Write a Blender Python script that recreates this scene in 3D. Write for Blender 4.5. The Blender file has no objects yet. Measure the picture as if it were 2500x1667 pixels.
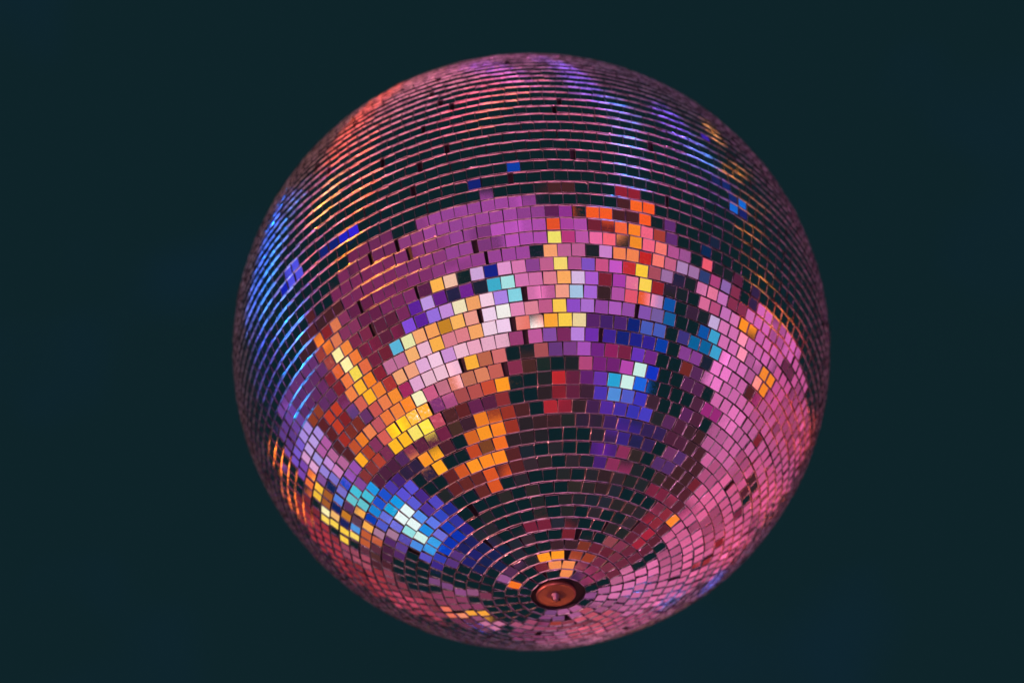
import bpy, bmesh, math, random
from mathutils import Vector, Matrix

import math, random
R = 0.5                      # ball radius, metres
CEN = (0.0, 0.0, 3.2)        # ball centre
DIST = 3.8 * R               # camera to ball centre
THETA = math.radians(43.6)   # angle between the ball's lower pole and the camera
ROLL = math.radians(6.62)
FPX = 2661.0                 # focal length in pixels of a 2500 px wide picture
def vadd(a, b): return (a[0]+b[0], a[1]+b[1], a[2]+b[2])
def vmul(a, s): return (a[0]*s, a[1]*s, a[2]*s)
def vdot(a, b): return a[0]*b[0]+a[1]*b[1]+a[2]*b[2]
def vcross(a, b): return (a[1]*b[2]-a[2]*b[1], a[2]*b[0]-a[0]*b[2], a[0]*b[1]-a[1]*b[0])
def vnorm(a):
    l = math.sqrt(vdot(a, a)); return (a[0]/l, a[1]/l, a[2]/l)
CAM = vadd(CEN, (0.0, -DIST*math.sin(THETA), -DIST*math.cos(THETA)))
def camera_axes():
    w = vnorm(vadd(CEN, vmul(CAM, -1)))
    z = (0, 0, 1)
    zp = vnorm(vadd(z, vmul(w, -vdot(z, w))))
    r0 = vcross(w, zp)
    y = vadd(vmul(zp, math.cos(ROLL)), vmul(r0, math.sin(ROLL)))
    x = vadd(vmul(r0, math.cos(ROLL)), vmul(zp, -math.sin(ROLL)))
    w2 = vnorm(vadd(vadd(vmul(w, FPX), vmul(x, -44.0)), vmul(y, 23.5)))
    y2 = vnorm(vadd(y, vmul(w2, -vdot(y, w2))))
    x2 = vcross(w2, y2)
    return x2, y2, w2

# ---- the rows of mirror tiles ----
PITCH = math.radians(2.125)
COL0 = math.radians(4.31)
# azimuth (degrees) of the slits left in the rows where a run of tiles did not close
GAPS = {39: [-31.8, 9.6], 38: [-13.2, 8.5], 41: [-34.9, -10.0], 40: [-8.1], 43: [-11.6], 46: [-10.7], 37: [-10.4], 35: [-9.5, 24.1], 33: [10.6], 31: [0.2], 44: [-26.9], 36: [-20.8], 34: [-14.3], 32: [-16.0], 28: [-25.8, -20.7], 27: [-18.8], 26: [-7.2], 25: [-30.6, -5.8], 22: [0.3], 21: [-8.6, 22.0], 19: [-0.4, 15.0], 17: [-5.8], 15: [-23.7], 24: [-19.4], 23: [-30.1], 20: [-2.6]}
def tile_table():
    """every tile: (row, index, colatitude from the lower pole, azimuth, tilt_u, tilt_v, spin, size factor, variant)"""
    rnd = random.Random(11)
    out = []
    nrow = int((math.pi - 0.10 - COL0) / PITCH)
    for k in range(nrow):
        c = COL0 + PITCH*(k+.5)
        circ = 2*math.pi*math.sin(c)
        cnt = int((circ - 0.004) / (PITCH*0.985))
        gaps = GAPS.get(k)
        if not gaps:
            gaps = [rnd.uniform(-180, 180)]
            if rnd.random() < .5 and cnt > 40: gaps.append(gaps[0] + rnd.uniform(60, 300))
        gaps = sorted(math.radians(g) % (2*math.pi) for g in gaps)
        ng = len(gaps)
        step = PITCH*0.985/math.sin(c)
        wave = rnd.uniform(0, 6.28); wamp = rnd.uniform(.2, .55)
        for gi in range(ng):
            a0 = gaps[gi]; a1 = gaps[(gi+1) % ng] + (2*math.pi if gi == ng-1 else 0)
            m = int((a1-a0) / step)
            slack = (a1-a0) - m*step
            a = a0 + min(slack, .3*step)*.5
            pad = max(0.0, slack - .38*step) / max(m, 1)
            if m == 0: continue
            for j in range(m):
                az = a + (j+.5)*(step+pad)
                big = rnd.random() < .07
                s = 1.5 if big else .38
                tu = rnd.gauss(0, s) + wamp*math.sin(az*5+wave)
                tv = rnd.gauss(0, s) + wamp*math.cos(az*7+wave*2)
                out.append((k, j, c + rnd.gauss(0, .00045), az + rnd.gauss(0, .0004)/math.sin(c),
                            math.radians(tu), math.radians(tv),
                            rnd.gauss(0, .008), rnd.uniform(.985, 1.0), rnd.random(), rnd.gauss(0, .00035)))
    return out
def tile_frame(t):
    """centre point (unit sphere), then east, south and normal axes of a tile"""
    c, az, tu, tv, spin = t[2], t[3], t[4], t[5], t[6]
    n = (math.sin(c)*math.sin(az), -math.sin(c)*math.cos(az), -math.cos(c))
    e = (math.cos(az), math.sin(az), 0.0)
    s = vcross(n, e)
    p = n
    n2 = vnorm(vadd(vadd(n, vmul(e, math.tan(tu))), vmul(s, math.tan(tv))))
    e2 = vadd(vmul(e, math.cos(spin)), vmul(s, math.sin(spin)))
    e2 = vnorm(vadd(e2, vmul(n2, -vdot(e2, n2))))
    s2 = vcross(n2, e2)
    return p, e2, s2, n2


sc = bpy.context.scene
# ---------------- camera ----------------
cd = bpy.data.cameras.new("camera")
cam = bpy.data.objects.new("camera", cd)
sc.collection.objects.link(cam)
ax, ay, aw = camera_axes()
m = Matrix(((ax[0], ay[0], -aw[0], CAM[0]), (ax[1], ay[1], -aw[1], CAM[1]), (ax[2], ay[2], -aw[2], CAM[2]), (0, 0, 0, 1)))
cam.matrix_world = m
cd.sensor_width = 36.0
cd.lens = 36.0*FPX/2500.0
cd.clip_start = 0.05
cd.clip_end = 200.0
cd.dof.use_dof = True
cd.dof.focus_distance = DIST - 0.95*R
cd.dof.aperture_fstop = 1.6
sc.camera = cam
# ---------------- dark room air behind the ball ----------------
world = bpy.data.worlds.new("World")
sc.world = world
world.use_nodes = True
nt = world.node_tree
bg = nt.nodes["Background"]
tc = nt.nodes.new("ShaderNodeTexCoord")
nz = nt.nodes.new("ShaderNodeTexNoise"); nz.inputs["Scale"].default_value = 5.0; nz.inputs["Detail"].default_value = 2.0
nt.links.new(tc.outputs["Generated"], nz.inputs["Vector"])
cr = nt.nodes.new("ShaderNodeValToRGB")
cr.color_ramp.elements[0].position = .58; cr.color_ramp.elements[0].color = (0.0045, 0.0176, 0.0225, 1)
cr.color_ramp.elements[1].position = .78; cr.color_ramp.elements[1].color = (0.0045, 0.0185, 0.0300, 1)
nt.links.new(nz.outputs["Fac"], cr.inputs["Fac"])
nt.links.new(cr.outputs["Color"], bg.inputs["Color"])
bg.inputs["Strength"].default_value = 1.0
# ---------------- exposure ----------------
sc.view_settings.view_transform = 'Standard'
sc.view_settings.look = 'None'
sc.view_settings.exposure = 0.0
sc.view_settings.gamma = 1.0
sc.cycles.use_light_tree = True
sc.cycles.max_bounces = 5
sc.cycles.sample_clamp_indirect = 4.0

# ---------------- coloured area lights added round the ball for the tiles to mirror ----------------
# x y z (m), roll (deg), width, height (m), radiance r g b ; each faces the ball
LAMPS = """
-6.04 -4.58 0.70 -165 1.26 1.22 0.1107 0.0000 0.0265
-6.47 -4.57 1.97 -167 1.23 1.20 0.1336 0.0006 0.0478
-5.29 -5.13 1.80 -169 1.16 1.15 0.1936 0.0087 0.0894
-4.88 -6.47 1.46 -171 1.30 1.32 0.1061 0.0001 0.0522
-1.42 -7.52 2.48 -178 1.17 1.27 0.2104 0.0259 0.1842
-0.25 -7.89 2.44 -180 1.21 1.31 0.5082 0.0779 0.4899
0.61 -7.87 2.44 179 1.21 1.31 0.4367 0.0652 0.4151
-6.09 -4.45 3.16 -169 1.12 1.12 0.1930 0.0084 0.0801
-5.91 -5.80 2.96 -171 1.24 1.27 0.2026 0.0109 0.0935
-4.91 -6.52 2.78 -172 1.24 1.29 0.2047 0.0150 0.1207
-3.54 -6.60 2.66 -174 1.14 1.20 0.2682 0.0297 0.1856
-2.68 -7.55 2.53 -176 1.23 1.31 0.3217 0.0463 0.2905
-4.96 -5.46 4.06 -173 1.07 1.14 0.1579 0.0084 0.0794
-3.40 -7.09 3.89 -176 1.15 1.27 0.3483 0.0495 0.3012
-2.45 -7.91 3.86 -177 1.22 1.36 0.3150 0.0464 0.2926
-1.26 -8.24 3.81 -179 1.23 1.38 0.3514 0.0502 0.3213
0.61 -8.19 3.79 179 1.21 1.36 0.2812 0.0384 0.2601
-6.37 -5.22 4.36 -172 1.19 1.24 0.1633 0.0058 0.0665
1.79 6.18 -0.37 118 1.06 0.75 0.7474 0.1731 0.4230
1.39 6.76 0.39 128 0.91 0.80 0.3440 0.0763 0.1899
2.74 6.10 -0.64 118 1.16 0.79 0.8500 0.1684 0.4142
2.34 6.56 0.31 123 1.05 0.74 0.6196 0.1230 0.3034
1.88 7.05 1.07 128 0.92 0.75 0.5315 0.1159 0.2855
3.61 5.82 -0.67 121 1.20 0.81 0.4898 0.0822 0.2058
3.39 6.75 0.14 124 1.18 0.79 0.6130 0.1116 0.2762
2.91 7.29 1.03 127 1.08 0.76 0.6582 0.1285 0.3168
2.37 7.70 1.83 129 0.96 0.75 0.7709 0.1531 0.3767
4.30 4.35 -1.11 123 1.17 0.85 0.6839 0.1065 0.2714
4.57 5.71 -0.61 125 1.26 0.86 0.8303 0.1329 0.3301
4.00 6.12 0.43 127 1.14 0.76 0.8781 0.1414 0.3452
2.86 6.74 2.11 129 0.93 0.64 0.7074 0.1242 0.3064
2.44 7.33 2.79 130 0.87 0.65 0.7614 0.1469 0.3621
2.84 6.64 3.07 131 0.85 0.57 0.4681 0.0730 0.1824
5.52 4.47 -1.11 129 1.30 0.94 0.8042 0.1193 0.3058
5.17 5.23 -0.15 130 1.23 0.85 0.3580 0.0482 0.1287
4.41 5.48 0.88 131 1.08 0.71 0.5247 0.0776 0.2002
6.10 3.04 -1.19 135 1.28 0.98 0.4502 0.0677 0.1920
5.48 3.63 -0.10 135 1.13 0.82 0.8077 0.1192 0.3178
5.23 4.44 0.63 135 1.10 0.76 0.6363 0.0906 0.2399
4.53 5.92 2.06 134 1.04 0.66 0.7064 0.1041 0.2716
4.30 6.92 2.78 133 1.06 0.66 0.8287 0.1285 0.3288
3.67 7.27 3.52 132 0.99 0.61 0.5898 0.0928 0.2329
6.10 1.57 -0.77 141 1.17 0.95 0.4718 0.0896 0.2665
6.09 2.51 -0.09 140 1.14 0.87 0.6317 0.1157 0.3398
6.24 3.59 0.46 139 1.17 0.85 0.3949 0.0557 0.1668
4.79 5.56 2.61 137 1.00 0.63 0.6181 0.0806 0.2293
4.60 6.59 3.32 136 1.04 0.63 0.3301 0.0421 0.1207
3.98 7.01 4.02 135 0.99 0.57 0.4635 0.0666 0.1790
6.87 1.51 0.00 145 1.20 0.96 0.8509 0.1705 0.5013
6.94 2.56 0.60 144 1.19 0.91 0.5485 0.1037 0.3094
6.38 4.39 1.92 142 1.13 0.78 0.6132 0.0867 0.2566
5.90 5.14 2.60 141 1.09 0.71 0.5778 0.0721 0.2131
5.23 5.65 3.26 140 1.03 0.64 0.8305 0.1042 0.3025
4.72 6.27 3.93 139 1.01 0.59 0.5099 0.0630 0.1855
7.14 -0.62 -0.14 152 1.24 1.07 0.9413 0.1945 0.6097
6.87 0.42 0.57 151 1.14 0.94 0.6220 0.1223 0.3885
7.27 2.55 1.57 148 1.17 0.88 0.4806 0.0740 0.2443
6.99 3.50 2.17 146 1.14 0.82 0.2704 0.0363 0.1222
6.09 4.00 2.79 145 1.02 0.69 0.5111 0.0749 0.2299
5.88 4.93 3.39 144 1.04 0.66 0.5469 0.0778 0.2349
5.19 5.40 3.97 142 0.98 0.59 0.6241 0.0840 0.2481
4.75 6.12 4.62 141 0.98 0.55 0.6632 0.0856 0.2503
8.00 -0.51 0.95 155 1.28 1.09 0.7202 0.1495 0.4721
7.60 0.59 1.57 153 1.17 0.96 0.4563 0.0896 0.2903
7.14 2.54 2.62 150 1.09 0.81 0.5863 0.0737 0.2780
6.75 3.39 3.14 149 1.06 0.74 0.4105 0.0543 0.1888
6.49 4.31 3.70 148 1.06 0.70 0.3406 0.0452 0.1432
5.73 4.82 4.21 146 0.99 0.61 0.3184 0.0418 0.1330
4.87 5.08 4.64 145 0.91 0.52 0.5717 0.0826 0.2500
4.60 6.00 5.35 143 0.95 0.50 0.5308 0.0735 0.2206
7.49 0.82 2.74 156 1.09 0.88 0.7207 0.1256 0.4547
6.70 3.58 4.12 151 1.03 0.70 0.3603 0.0443 0.1673
5.89 4.10 4.52 150 0.95 0.61 0.5138 0.0723 0.2303
5.44 4.81 5.03 149 0.95 0.55 0.3182 0.0415 0.1319
4.83 5.34 5.52 147 0.92 0.49 0.5415 0.0776 0.2350
7.47 0.21 3.47 159 1.06 0.88 0.7115 0.1226 0.4876
7.79 1.28 3.91 157 1.10 0.88 0.4116 0.0644 0.2826
7.30 2.18 4.28 156 1.05 0.78 0.7329 0.1205 0.4746
4.76 2.17 -2.18 126 1.19 0.99 0.0497 0.0000 0.0000
5.55 1.85 -1.60 135 1.20 0.98 0.0586 0.0000 0.0027
0.92 7.64 0.85 144 0.76 1.03 0.5434 0.0722 0.1165
0.28 7.23 1.30 172 0.57 1.15 0.2614 0.0305 0.0581
0.84 7.70 2.16 149 0.61 1.01 0.5422 0.0721 0.1177
0.30 7.46 2.43 171 0.49 1.14 0.5226 0.0699 0.1198
-0.72 7.36 2.24 -143 0.63 0.92 0.1524 0.0164 0.0628
1.16 7.32 3.03 139 0.60 0.81 0.4820 0.0655 0.1706
0.71 7.51 3.39 150 0.48 0.98 0.3379 0.0416 0.0727
0.27 7.52 3.58 170 0.40 1.14 0.3594 0.0451 0.0782
-0.15 7.27 3.57 -165 0.40 1.08 0.4158 0.0594 0.1511
1.00 7.89 4.41 139 0.52 0.85 0.2072 0.0221 0.0616
1.47 7.93 4.00 134 0.65 0.75 0.5113 0.0705 0.1980
-3.19 7.45 3.08 -131 1.01 0.64 0.3322 0.0274 0.0610
-3.48 6.49 2.36 -131 1.00 0.62 0.5317 0.0499 0.1057
-3.92 6.98 3.14 -133 1.05 0.63 0.4325 0.0313 0.0577
-4.37 6.31 2.41 -134 1.07 0.65 0.3908 0.0223 0.0345
-3.84 6.41 3.78 -136 0.96 0.55 0.2649 0.0113 0.0181
-4.30 5.84 3.12 -137 0.98 0.58 0.2448 0.0094 0.0155
-3.97 6.17 4.33 -139 0.93 0.52 0.3488 0.0179 0.0285
-4.47 5.64 3.70 -140 0.95 0.56 0.4138 0.0211 0.0335
-5.49 5.67 3.12 -141 1.09 0.67 0.4517 0.0232 0.0365
-5.22 6.03 4.34 -143 1.05 0.61 0.4451 0.0231 0.0366
-5.67 5.28 3.69 -144 1.06 0.65 0.3180 0.0159 0.0275
-6.39 4.75 3.08 -145 1.12 0.73 0.0879 0.0000 0.0000
-2.04 7.11 2.08 -128 0.91 0.68 0.1597 0.0157 0.0578
-3.13 6.57 0.49 -123 1.14 0.73 0.2630 0.0320 0.0866
-3.58 7.09 1.38 -127 1.14 0.72 0.1950 0.0188 0.0377
-4.07 6.17 1.59 -130 1.08 0.67 0.2386 0.0254 0.0471
-7.61 2.79 3.62 -154 1.15 0.84 0.1168 0.0325 0.2446
-7.86 1.78 3.13 -155 1.17 0.90 0.1461 0.0428 0.3145
-7.46 0.66 2.67 -156 1.10 0.89 0.1033 0.0131 0.1210
-8.09 -0.37 2.19 -158 1.23 1.04 0.1154 0.0102 0.1010
-2.50 4.10 -3.39 -80 1.21 1.12 0.0066 0.0000 0.0616
0.35 4.47 -1.80 43 0.33 0.37 0.9640 0.2747 0.0682
0.63 4.57 -1.42 70 0.36 0.31 0.0639 0.0069 0.0572
0.82 4.67 -1.33 89 0.39 0.28 0.2045 0.0125 0.0572
0.67 4.38 0.32 117 0.28 0.22 0.2872 0.0615 0.2271
0.29 5.44 0.23 156 0.23 0.35 0.4425 0.0969 0.2704
0.07 5.89 0.36 -171 0.23 0.39 0.4139 0.0969 0.2704
-0.18 4.69 0.67 -143 0.22 0.27 0.2045 0.0514 0.1877
-0.09 5.24 1.14 -163 0.19 0.33 0.2045 0.0514 0.1877
-0.28 5.26 1.26 -143 0.22 0.29 0.2045 0.0514 0.1877
-1.18 4.34 -0.93 -80 0.35 0.27 1.0104 0.1738 0.0000
-0.27 3.47 -1.68 -15 0.28 0.36 0.1691 0.0020 0.0145
-0.06 3.63 -1.65 12 0.28 0.37 0.9640 0.2747 0.0682
0.29 4.01 -1.92 38 0.32 0.37 0.9640 0.2747 0.0682
0.65 3.32 -0.94 62 0.28 0.27 0.2045 0.0125 0.0471
0.79 3.70 -0.65 79 0.31 0.25 0.2045 0.0125 0.0572
0.99 3.83 -0.64 93 0.33 0.24 0.2045 0.0125 0.0572
1.07 4.39 0.11 113 0.31 0.22 0.4425 0.0969 0.2704
0.22 4.85 0.94 165 0.18 0.31 0.4139 0.0969 0.2704
0.61 3.76 -2.46 46 0.35 0.39 0.3347 0.0335 0.0000
1.13 3.96 -1.99 66 0.36 0.35 0.3347 0.0335 0.0000
1.12 3.33 -0.99 81 0.31 0.26 0.1691 0.0069 0.0378
1.32 4.09 -1.10 91 0.36 0.27 0.1863 0.0125 0.0378
1.37 4.36 -0.32 108 0.34 0.23 0.5030 0.1105 0.2483
-0.11 5.38 1.34 -161 0.18 0.33 0.3347 0.0258 0.0082
-0.40 5.42 1.32 -147 0.21 0.30 0.1302 0.0000 0.0000
-0.61 5.77 1.03 -135 0.26 0.28 0.3601 0.0514 0.1207
-1.43 4.13 -1.20 -82 0.36 0.29 0.3347 0.0843 0.2704
-0.87 3.27 -1.65 -66 0.32 0.30 0.0968 0.0125 0.0682
-0.34 2.92 -1.63 -9 0.27 0.35 1.1070 0.3475 0.0000
0.10 3.16 -1.72 16 0.28 0.36 1.1070 0.3475 0.0000
-0.17 5.22 1.89 -158 0.16 0.30 0.3347 0.0421 0.1062
-0.36 5.82 1.62 -147 0.21 0.31 0.3347 0.0421 0.1062
-0.69 5.96 1.27 -138 0.25 0.29 0.4139 0.0725 0.1523
-0.88 5.42 1.34 -131 0.25 0.24 0.4139 0.0725 0.1523
-1.57 4.18 0.15 -107 0.32 0.21 0.1863 0.0188 0.0572
0.18 2.69 -1.75 16 0.28 0.35 0.0461 0.0000 0.0000
0.60 2.78 -2.01 38 0.30 0.35 0.0461 0.0000 0.0000
0.98 2.92 -2.28 56 0.34 0.36 0.2045 0.0188 0.0000
1.28 3.33 -2.29 70 0.37 0.35 0.1374 0.0000 0.0145
1.38 3.36 -1.48 82 0.34 0.29 0.1374 0.0000 0.0145
1.74 4.12 -1.56 92 0.39 0.31 0.1863 0.0125 0.0378
1.88 4.63 -0.51 106 0.38 0.26 0.5680 0.1249 0.2704
1.63 2.99 -1.76 83 0.35 0.31 0.2872 0.0421 0.0572
1.87 3.22 -1.39 93 0.35 0.29 0.2237 0.0188 0.0572
-0.05 5.85 2.31 -169 0.16 0.35 0.3864 0.0843 0.2271
-1.28 5.88 1.45 -127 0.30 0.24 0.6376 0.1738 0.3179
-1.57 5.27 1.19 -121 0.32 0.22 1.0580 0.4014 0.0293
-2.12 4.88 -0.22 -110 0.38 0.25 0.2872 0.0725 0.1877
0.51 2.21 -2.45 33 0.32 0.37 0.1863 0.0000 0.0082
2.14 3.32 -0.92 104 0.34 0.26 0.3601 0.0020 0.0215
-0.02 5.94 2.80 -173 0.14 0.35 0.3864 0.0843 0.2271
-1.55 5.89 1.80 -130 0.28 0.24 0.6376 0.1738 0.3179
-1.52 4.84 1.56 -125 0.27 0.19 0.2872 0.0615 0.1523
-1.81 5.23 1.27 -122 0.32 0.21 1.0580 0.4014 0.0293
-2.25 4.59 0.23 -115 0.35 0.23 0.2872 0.0615 0.2271
-0.74 2.26 -3.08 -26 0.36 0.42 0.1863 0.0000 0.0215
-0.17 1.98 -3.32 -3 0.36 0.43 0.1863 0.0000 0.0215
2.47 3.18 -1.12 107 0.36 0.28 0.3601 0.0020 0.0215
-2.16 5.92 1.37 -125 0.34 0.23 1.0104 0.2979 0.1523
-2.84 4.88 0.06 -117 0.39 0.25 0.2045 0.0514 0.1877
-2.61 3.39 -0.60 -107 0.35 0.26 0.0968 0.0188 0.1877
-2.64 3.32 -1.09 -102 0.36 0.29 0.0968 0.0188 0.1877
-2.22 2.59 -1.18 -97 0.33 0.28 0.0103 0.0000 0.0927
-2.53 2.80 -2.21 -92 0.39 0.35 0.0103 0.0000 0.0927
-2.13 5.65 1.81 -127 0.32 0.21 0.9189 0.1738 0.0927
-2.48 5.77 1.30 -125 0.35 0.23 0.9189 0.1738 0.0927
-3.08 4.78 0.12 -119 0.39 0.25 0.2045 0.0514 0.1877
-3.18 3.95 -0.56 -115 0.39 0.27 0.0461 0.0069 0.2271
-3.31 3.66 -0.92 -113 0.39 0.29 0.0313 0.0335 0.4257
-3.13 3.16 -1.10 -109 0.38 0.29 0.0000 0.0335 0.5512
-2.62 2.42 -1.01 -105 0.33 0.27 0.0012 0.0188 0.4257
-2.77 2.45 -1.86 -100 0.37 0.32 0.0012 0.0188 0.4257
-2.11 1.93 -1.37 -92 0.32 0.29 0.0194 0.0000 0.1877
2.71 2.67 -0.87 112 0.34 0.26 0.2651 0.0069 0.0215
3.29 3.84 -0.87 118 0.39 0.28 0.3347 0.0125 0.0572
-2.98 3.15 0.01 -118 0.33 0.23 0.1095 0.0725 0.5512
-2.98 2.70 -0.54 -116 0.33 0.25 0.0313 0.0335 0.4257
-2.92 2.63 -0.64 -112 0.33 0.26 0.0148 0.3404 0.4764
-3.53 2.82 -1.72 -110 0.41 0.33 0.1691 0.1566 0.7341
-2.88 1.88 -1.28 -108 0.34 0.29 0.0036 0.0335 0.4862
-2.45 1.60 -1.38 -102 0.32 0.29 0.0313 0.0188 0.3179
1.95 1.16 -3.09 88 0.39 0.40 0.0313 0.0000 0.0000
2.92 2.13 -1.02 115 0.34 0.28 0.1691 0.0069 0.0293
3.57 3.11 -1.41 116 0.41 0.32 0.2651 0.0069 0.0215
3.52 3.28 -0.93 119 0.39 0.29 1.1070 0.2525 0.0000
-3.90 3.51 -0.77 -120 0.40 0.30 0.0740 0.2747 0.8157
-3.97 3.17 -1.28 -118 0.42 0.32 0.7119 0.9979 0.9021
-3.56 2.56 -1.22 -116 0.38 0.30 0.0103 0.2747 0.8157
-3.57 2.40 -1.77 -113 0.40 0.34 0.1230 0.1920 0.8583
-2.76 1.40 -1.29 -112 0.33 0.29 0.0313 0.0514 0.5512
-3.23 1.27 -2.37 -112 0.40 0.36 0.0145 0.0069 0.2271
-2.17 0.43 -2.60 -102 0.37 0.37 0.1374 0.0069 0.0000
-1.74 0.29 -3.07 -95 0.38 0.40 0.7509 0.0843 0.0000
1.85 0.34 -2.07 106 0.33 0.33 0.0313 0.0000 0.0000
3.33 1.93 -2.05 114 0.40 0.35 0.1863 0.0020 0.0293
3.72 2.09 -2.08 119 0.42 0.35 0.1863 0.0020 0.0293
2.72 2.09 -1.07 117 0.33 0.26 0.1691 0.0069 0.0293
3.54 2.89 -0.41 124 0.35 0.26 0.1691 0.0069 0.0471
2.86 5.15 1.77 129 0.32 0.21 0.3347 0.0125 0.0145
3.20 5.49 2.13 130 0.34 0.22 0.3347 0.0125 0.0145
-3.60 3.39 0.43 -127 0.34 0.23 0.0850 0.0069 0.1207
-3.58 3.01 0.14 -126 0.34 0.24 0.1095 0.0335 0.2704
-3.60 2.78 -0.26 -124 0.35 0.25 0.0968 0.0514 0.4257
-3.95 2.85 -0.75 -122 0.39 0.29 0.3347 0.8199 0.8157
-4.11 2.59 -1.09 -121 0.40 0.31 0.8925 1.0455 1.0220
-3.73 2.01 -0.98 -120 0.37 0.30 0.0968 0.2979 0.9021
-3.57 1.51 -1.30 -119 0.36 0.31 0.0740 0.0188 0.3179
-3.38 1.20 -1.60 -117 0.37 0.32 0.0850 0.0514 0.5512
-2.81 0.55 -2.02 -114 0.36 0.34 0.1230 0.0020 0.0000
-2.50 0.30 -2.31 -112 0.36 0.36 0.1374 0.0069 0.0000
-1.94 0.04 -2.02 -110 0.33 0.33 0.1374 0.0069 0.0000
-1.14 -0.24 -2.90 -113 0.37 0.38 0.7509 0.0843 0.0000
-1.49 -0.39 -3.54 -112 0.41 0.44 0.0546 0.0000 0.0000
-0.83 -0.95 -2.76 -141 0.36 0.38 0.0546 0.0000 0.0000
1.89 -0.08 -3.09 115 0.40 0.40 0.0639 0.0000 0.1523
2.09 -0.03 -2.09 119 0.34 0.34 0.2651 0.0125 0.0800
-3.95 4.41 1.03 -131 0.37 0.24 0.0740 0.0020 0.0082
-4.15 4.18 0.65 -130 0.38 0.25 0.0639 0.0000 0.0293
-4.17 3.90 0.55 -129 0.38 0.26 0.0639 0.0000 0.0293
-4.11 3.33 0.19 -129 0.37 0.26 0.0850 0.0069 0.1207
-4.15 2.97 -0.05 -128 0.37 0.27 0.4139 0.1920 0.3179
-4.39 2.69 -0.43 -128 0.39 0.29 0.1691 0.1566 0.7341
-4.62 2.60 -0.89 -126 0.41 0.32 0.8925 1.0455 1.0220
-3.84 1.73 -0.48 -126 0.34 0.28 0.8925 1.0455 1.0220
-3.63 1.31 -0.76 -125 0.34 0.28 0.1095 0.0969 0.6951
-4.11 1.31 -1.68 -123 0.40 0.35 0.0639 0.0069 0.2271
-3.24 0.03 -2.80 -123 0.42 0.40 0.1230 0.0020 0.0000
-2.63 -0.17 -2.43 -121 0.38 0.37 0.6742 0.0843 0.0000
-2.21 -0.51 -2.48 -124 0.37 0.37 1.1070 0.3222 0.0000
-1.93 -0.75 -3.00 -126 0.40 0.41 1.1070 0.2747 0.0000
-1.28 -0.92 -2.33 -134 0.34 0.36 1.1070 0.2747 0.0000
-0.88 -1.01 -2.52 -141 0.35 0.37 0.0422 0.0020 0.0000
1.79 -0.61 -2.24 129 0.35 0.35 0.0639 0.0000 0.1523
2.18 -0.60 -2.72 131 0.39 0.38 0.0639 0.0000 0.1523
2.46 -0.12 -2.18 125 0.36 0.35 0.2651 0.0125 0.0800
3.35 0.82 -1.42 129 0.35 0.30 0.0850 0.0125 0.1207
4.39 2.41 -0.77 129 0.39 0.31 0.1691 0.0000 0.0082
3.83 5.25 1.77 132 0.36 0.23 0.2439 0.0000 0.0026
-3.63 4.11 1.68 -133 0.32 0.21 0.0740 0.0020 0.0082
-4.22 4.33 1.40 -133 0.37 0.24 0.0850 0.0125 0.0082
-4.01 3.75 1.04 -132 0.35 0.23 0.1095 0.0125 0.0293
-4.62 3.80 0.49 -132 0.39 0.27 0.5680 0.0969 0.0145
-4.45 3.34 0.54 -131 0.37 0.26 0.4139 0.1920 0.3179
-4.13 2.60 0.20 -131 0.35 0.25 0.0850 0.0969 0.6208
-4.08 2.26 -0.03 -131 0.34 0.26 0.1374 0.1566 0.7341
-3.85 1.74 -0.16 -130 0.33 0.25 0.0036 0.3739 0.7341
-4.34 1.64 -0.74 -130 0.38 0.30 0.0036 0.3222 0.8157
-4.10 1.14 -0.98 -130 0.37 0.30 0.1095 0.0725 0.6951
-3.79 0.73 -0.94 -130 0.35 0.30 0.1095 0.0725 0.6951
-3.53 -0.02 -1.61 -131 0.37 0.33 0.0250 0.0000 0.0293
-3.29 -0.29 -1.71 -131 0.36 0.34 1.1070 0.4300 0.0000
-2.58 -0.88 -2.83 -129 0.41 0.41 0.5680 0.0514 0.0000
-1.67 -0.97 -2.14 -134 0.35 0.35 0.2045 0.0421 0.0000
-1.62 -1.40 -3.42 -140 0.43 0.44 0.9640 0.1566 0.0000
-1.01 -1.45 -2.74 -149 0.38 0.39 0.0250 0.0000 0.0000
-0.55 -1.73 -2.92 -163 0.39 0.41 0.0250 0.0000 0.0000
0.08 -1.62 -2.76 180 0.38 0.40 0.0145 0.0000 0.0000
2.21 -1.39 -2.99 143 0.41 0.42 0.0194 0.0000 0.0082
2.87 -0.95 -2.76 135 0.41 0.41 0.0383 0.0000 0.0572
3.21 -0.74 -2.15 134 0.39 0.38 0.0383 0.0020 0.1877
3.09 -0.47 -2.11 135 0.38 0.36 0.0145 0.0000 0.0572
3.57 0.10 -2.24 131 0.40 0.37 0.0313 0.0000 0.0682
4.26 0.69 -1.92 132 0.42 0.36 0.1691 0.0188 0.1062
4.03 0.87 -1.16 133 0.37 0.31 0.0850 0.0125 0.1207
4.13 4.59 1.84 135 0.35 0.23 0.1691 0.0020 0.0293
-4.19 5.05 2.01 -135 0.37 0.23 0.4139 0.0615 0.1062
-3.96 4.21 1.82 -135 0.33 0.21 0.4139 0.0615 0.1062
-3.98 3.66 1.76 -135 0.32 0.21 0.1095 0.0125 0.0293
-4.02 3.47 1.35 -135 0.33 0.22 0.5680 0.0969 0.0145
-4.70 3.58 0.83 -135 0.38 0.26 0.5680 0.0969 0.0145
-4.87 3.18 0.76 -135 0.38 0.27 1.0580 0.4597 0.0293
-5.17 3.08 0.14 -134 0.41 0.30 0.0000 0.0335 0.4257
-5.13 2.42 -0.23 -135 0.40 0.30 0.0067 0.2314 0.6951
-4.40 1.69 -0.05 -135 0.35 0.27 0.0103 0.0725 0.6208
-4.32 1.28 -0.23 -135 0.35 0.27 0.0103 0.0725 0.6208
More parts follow.
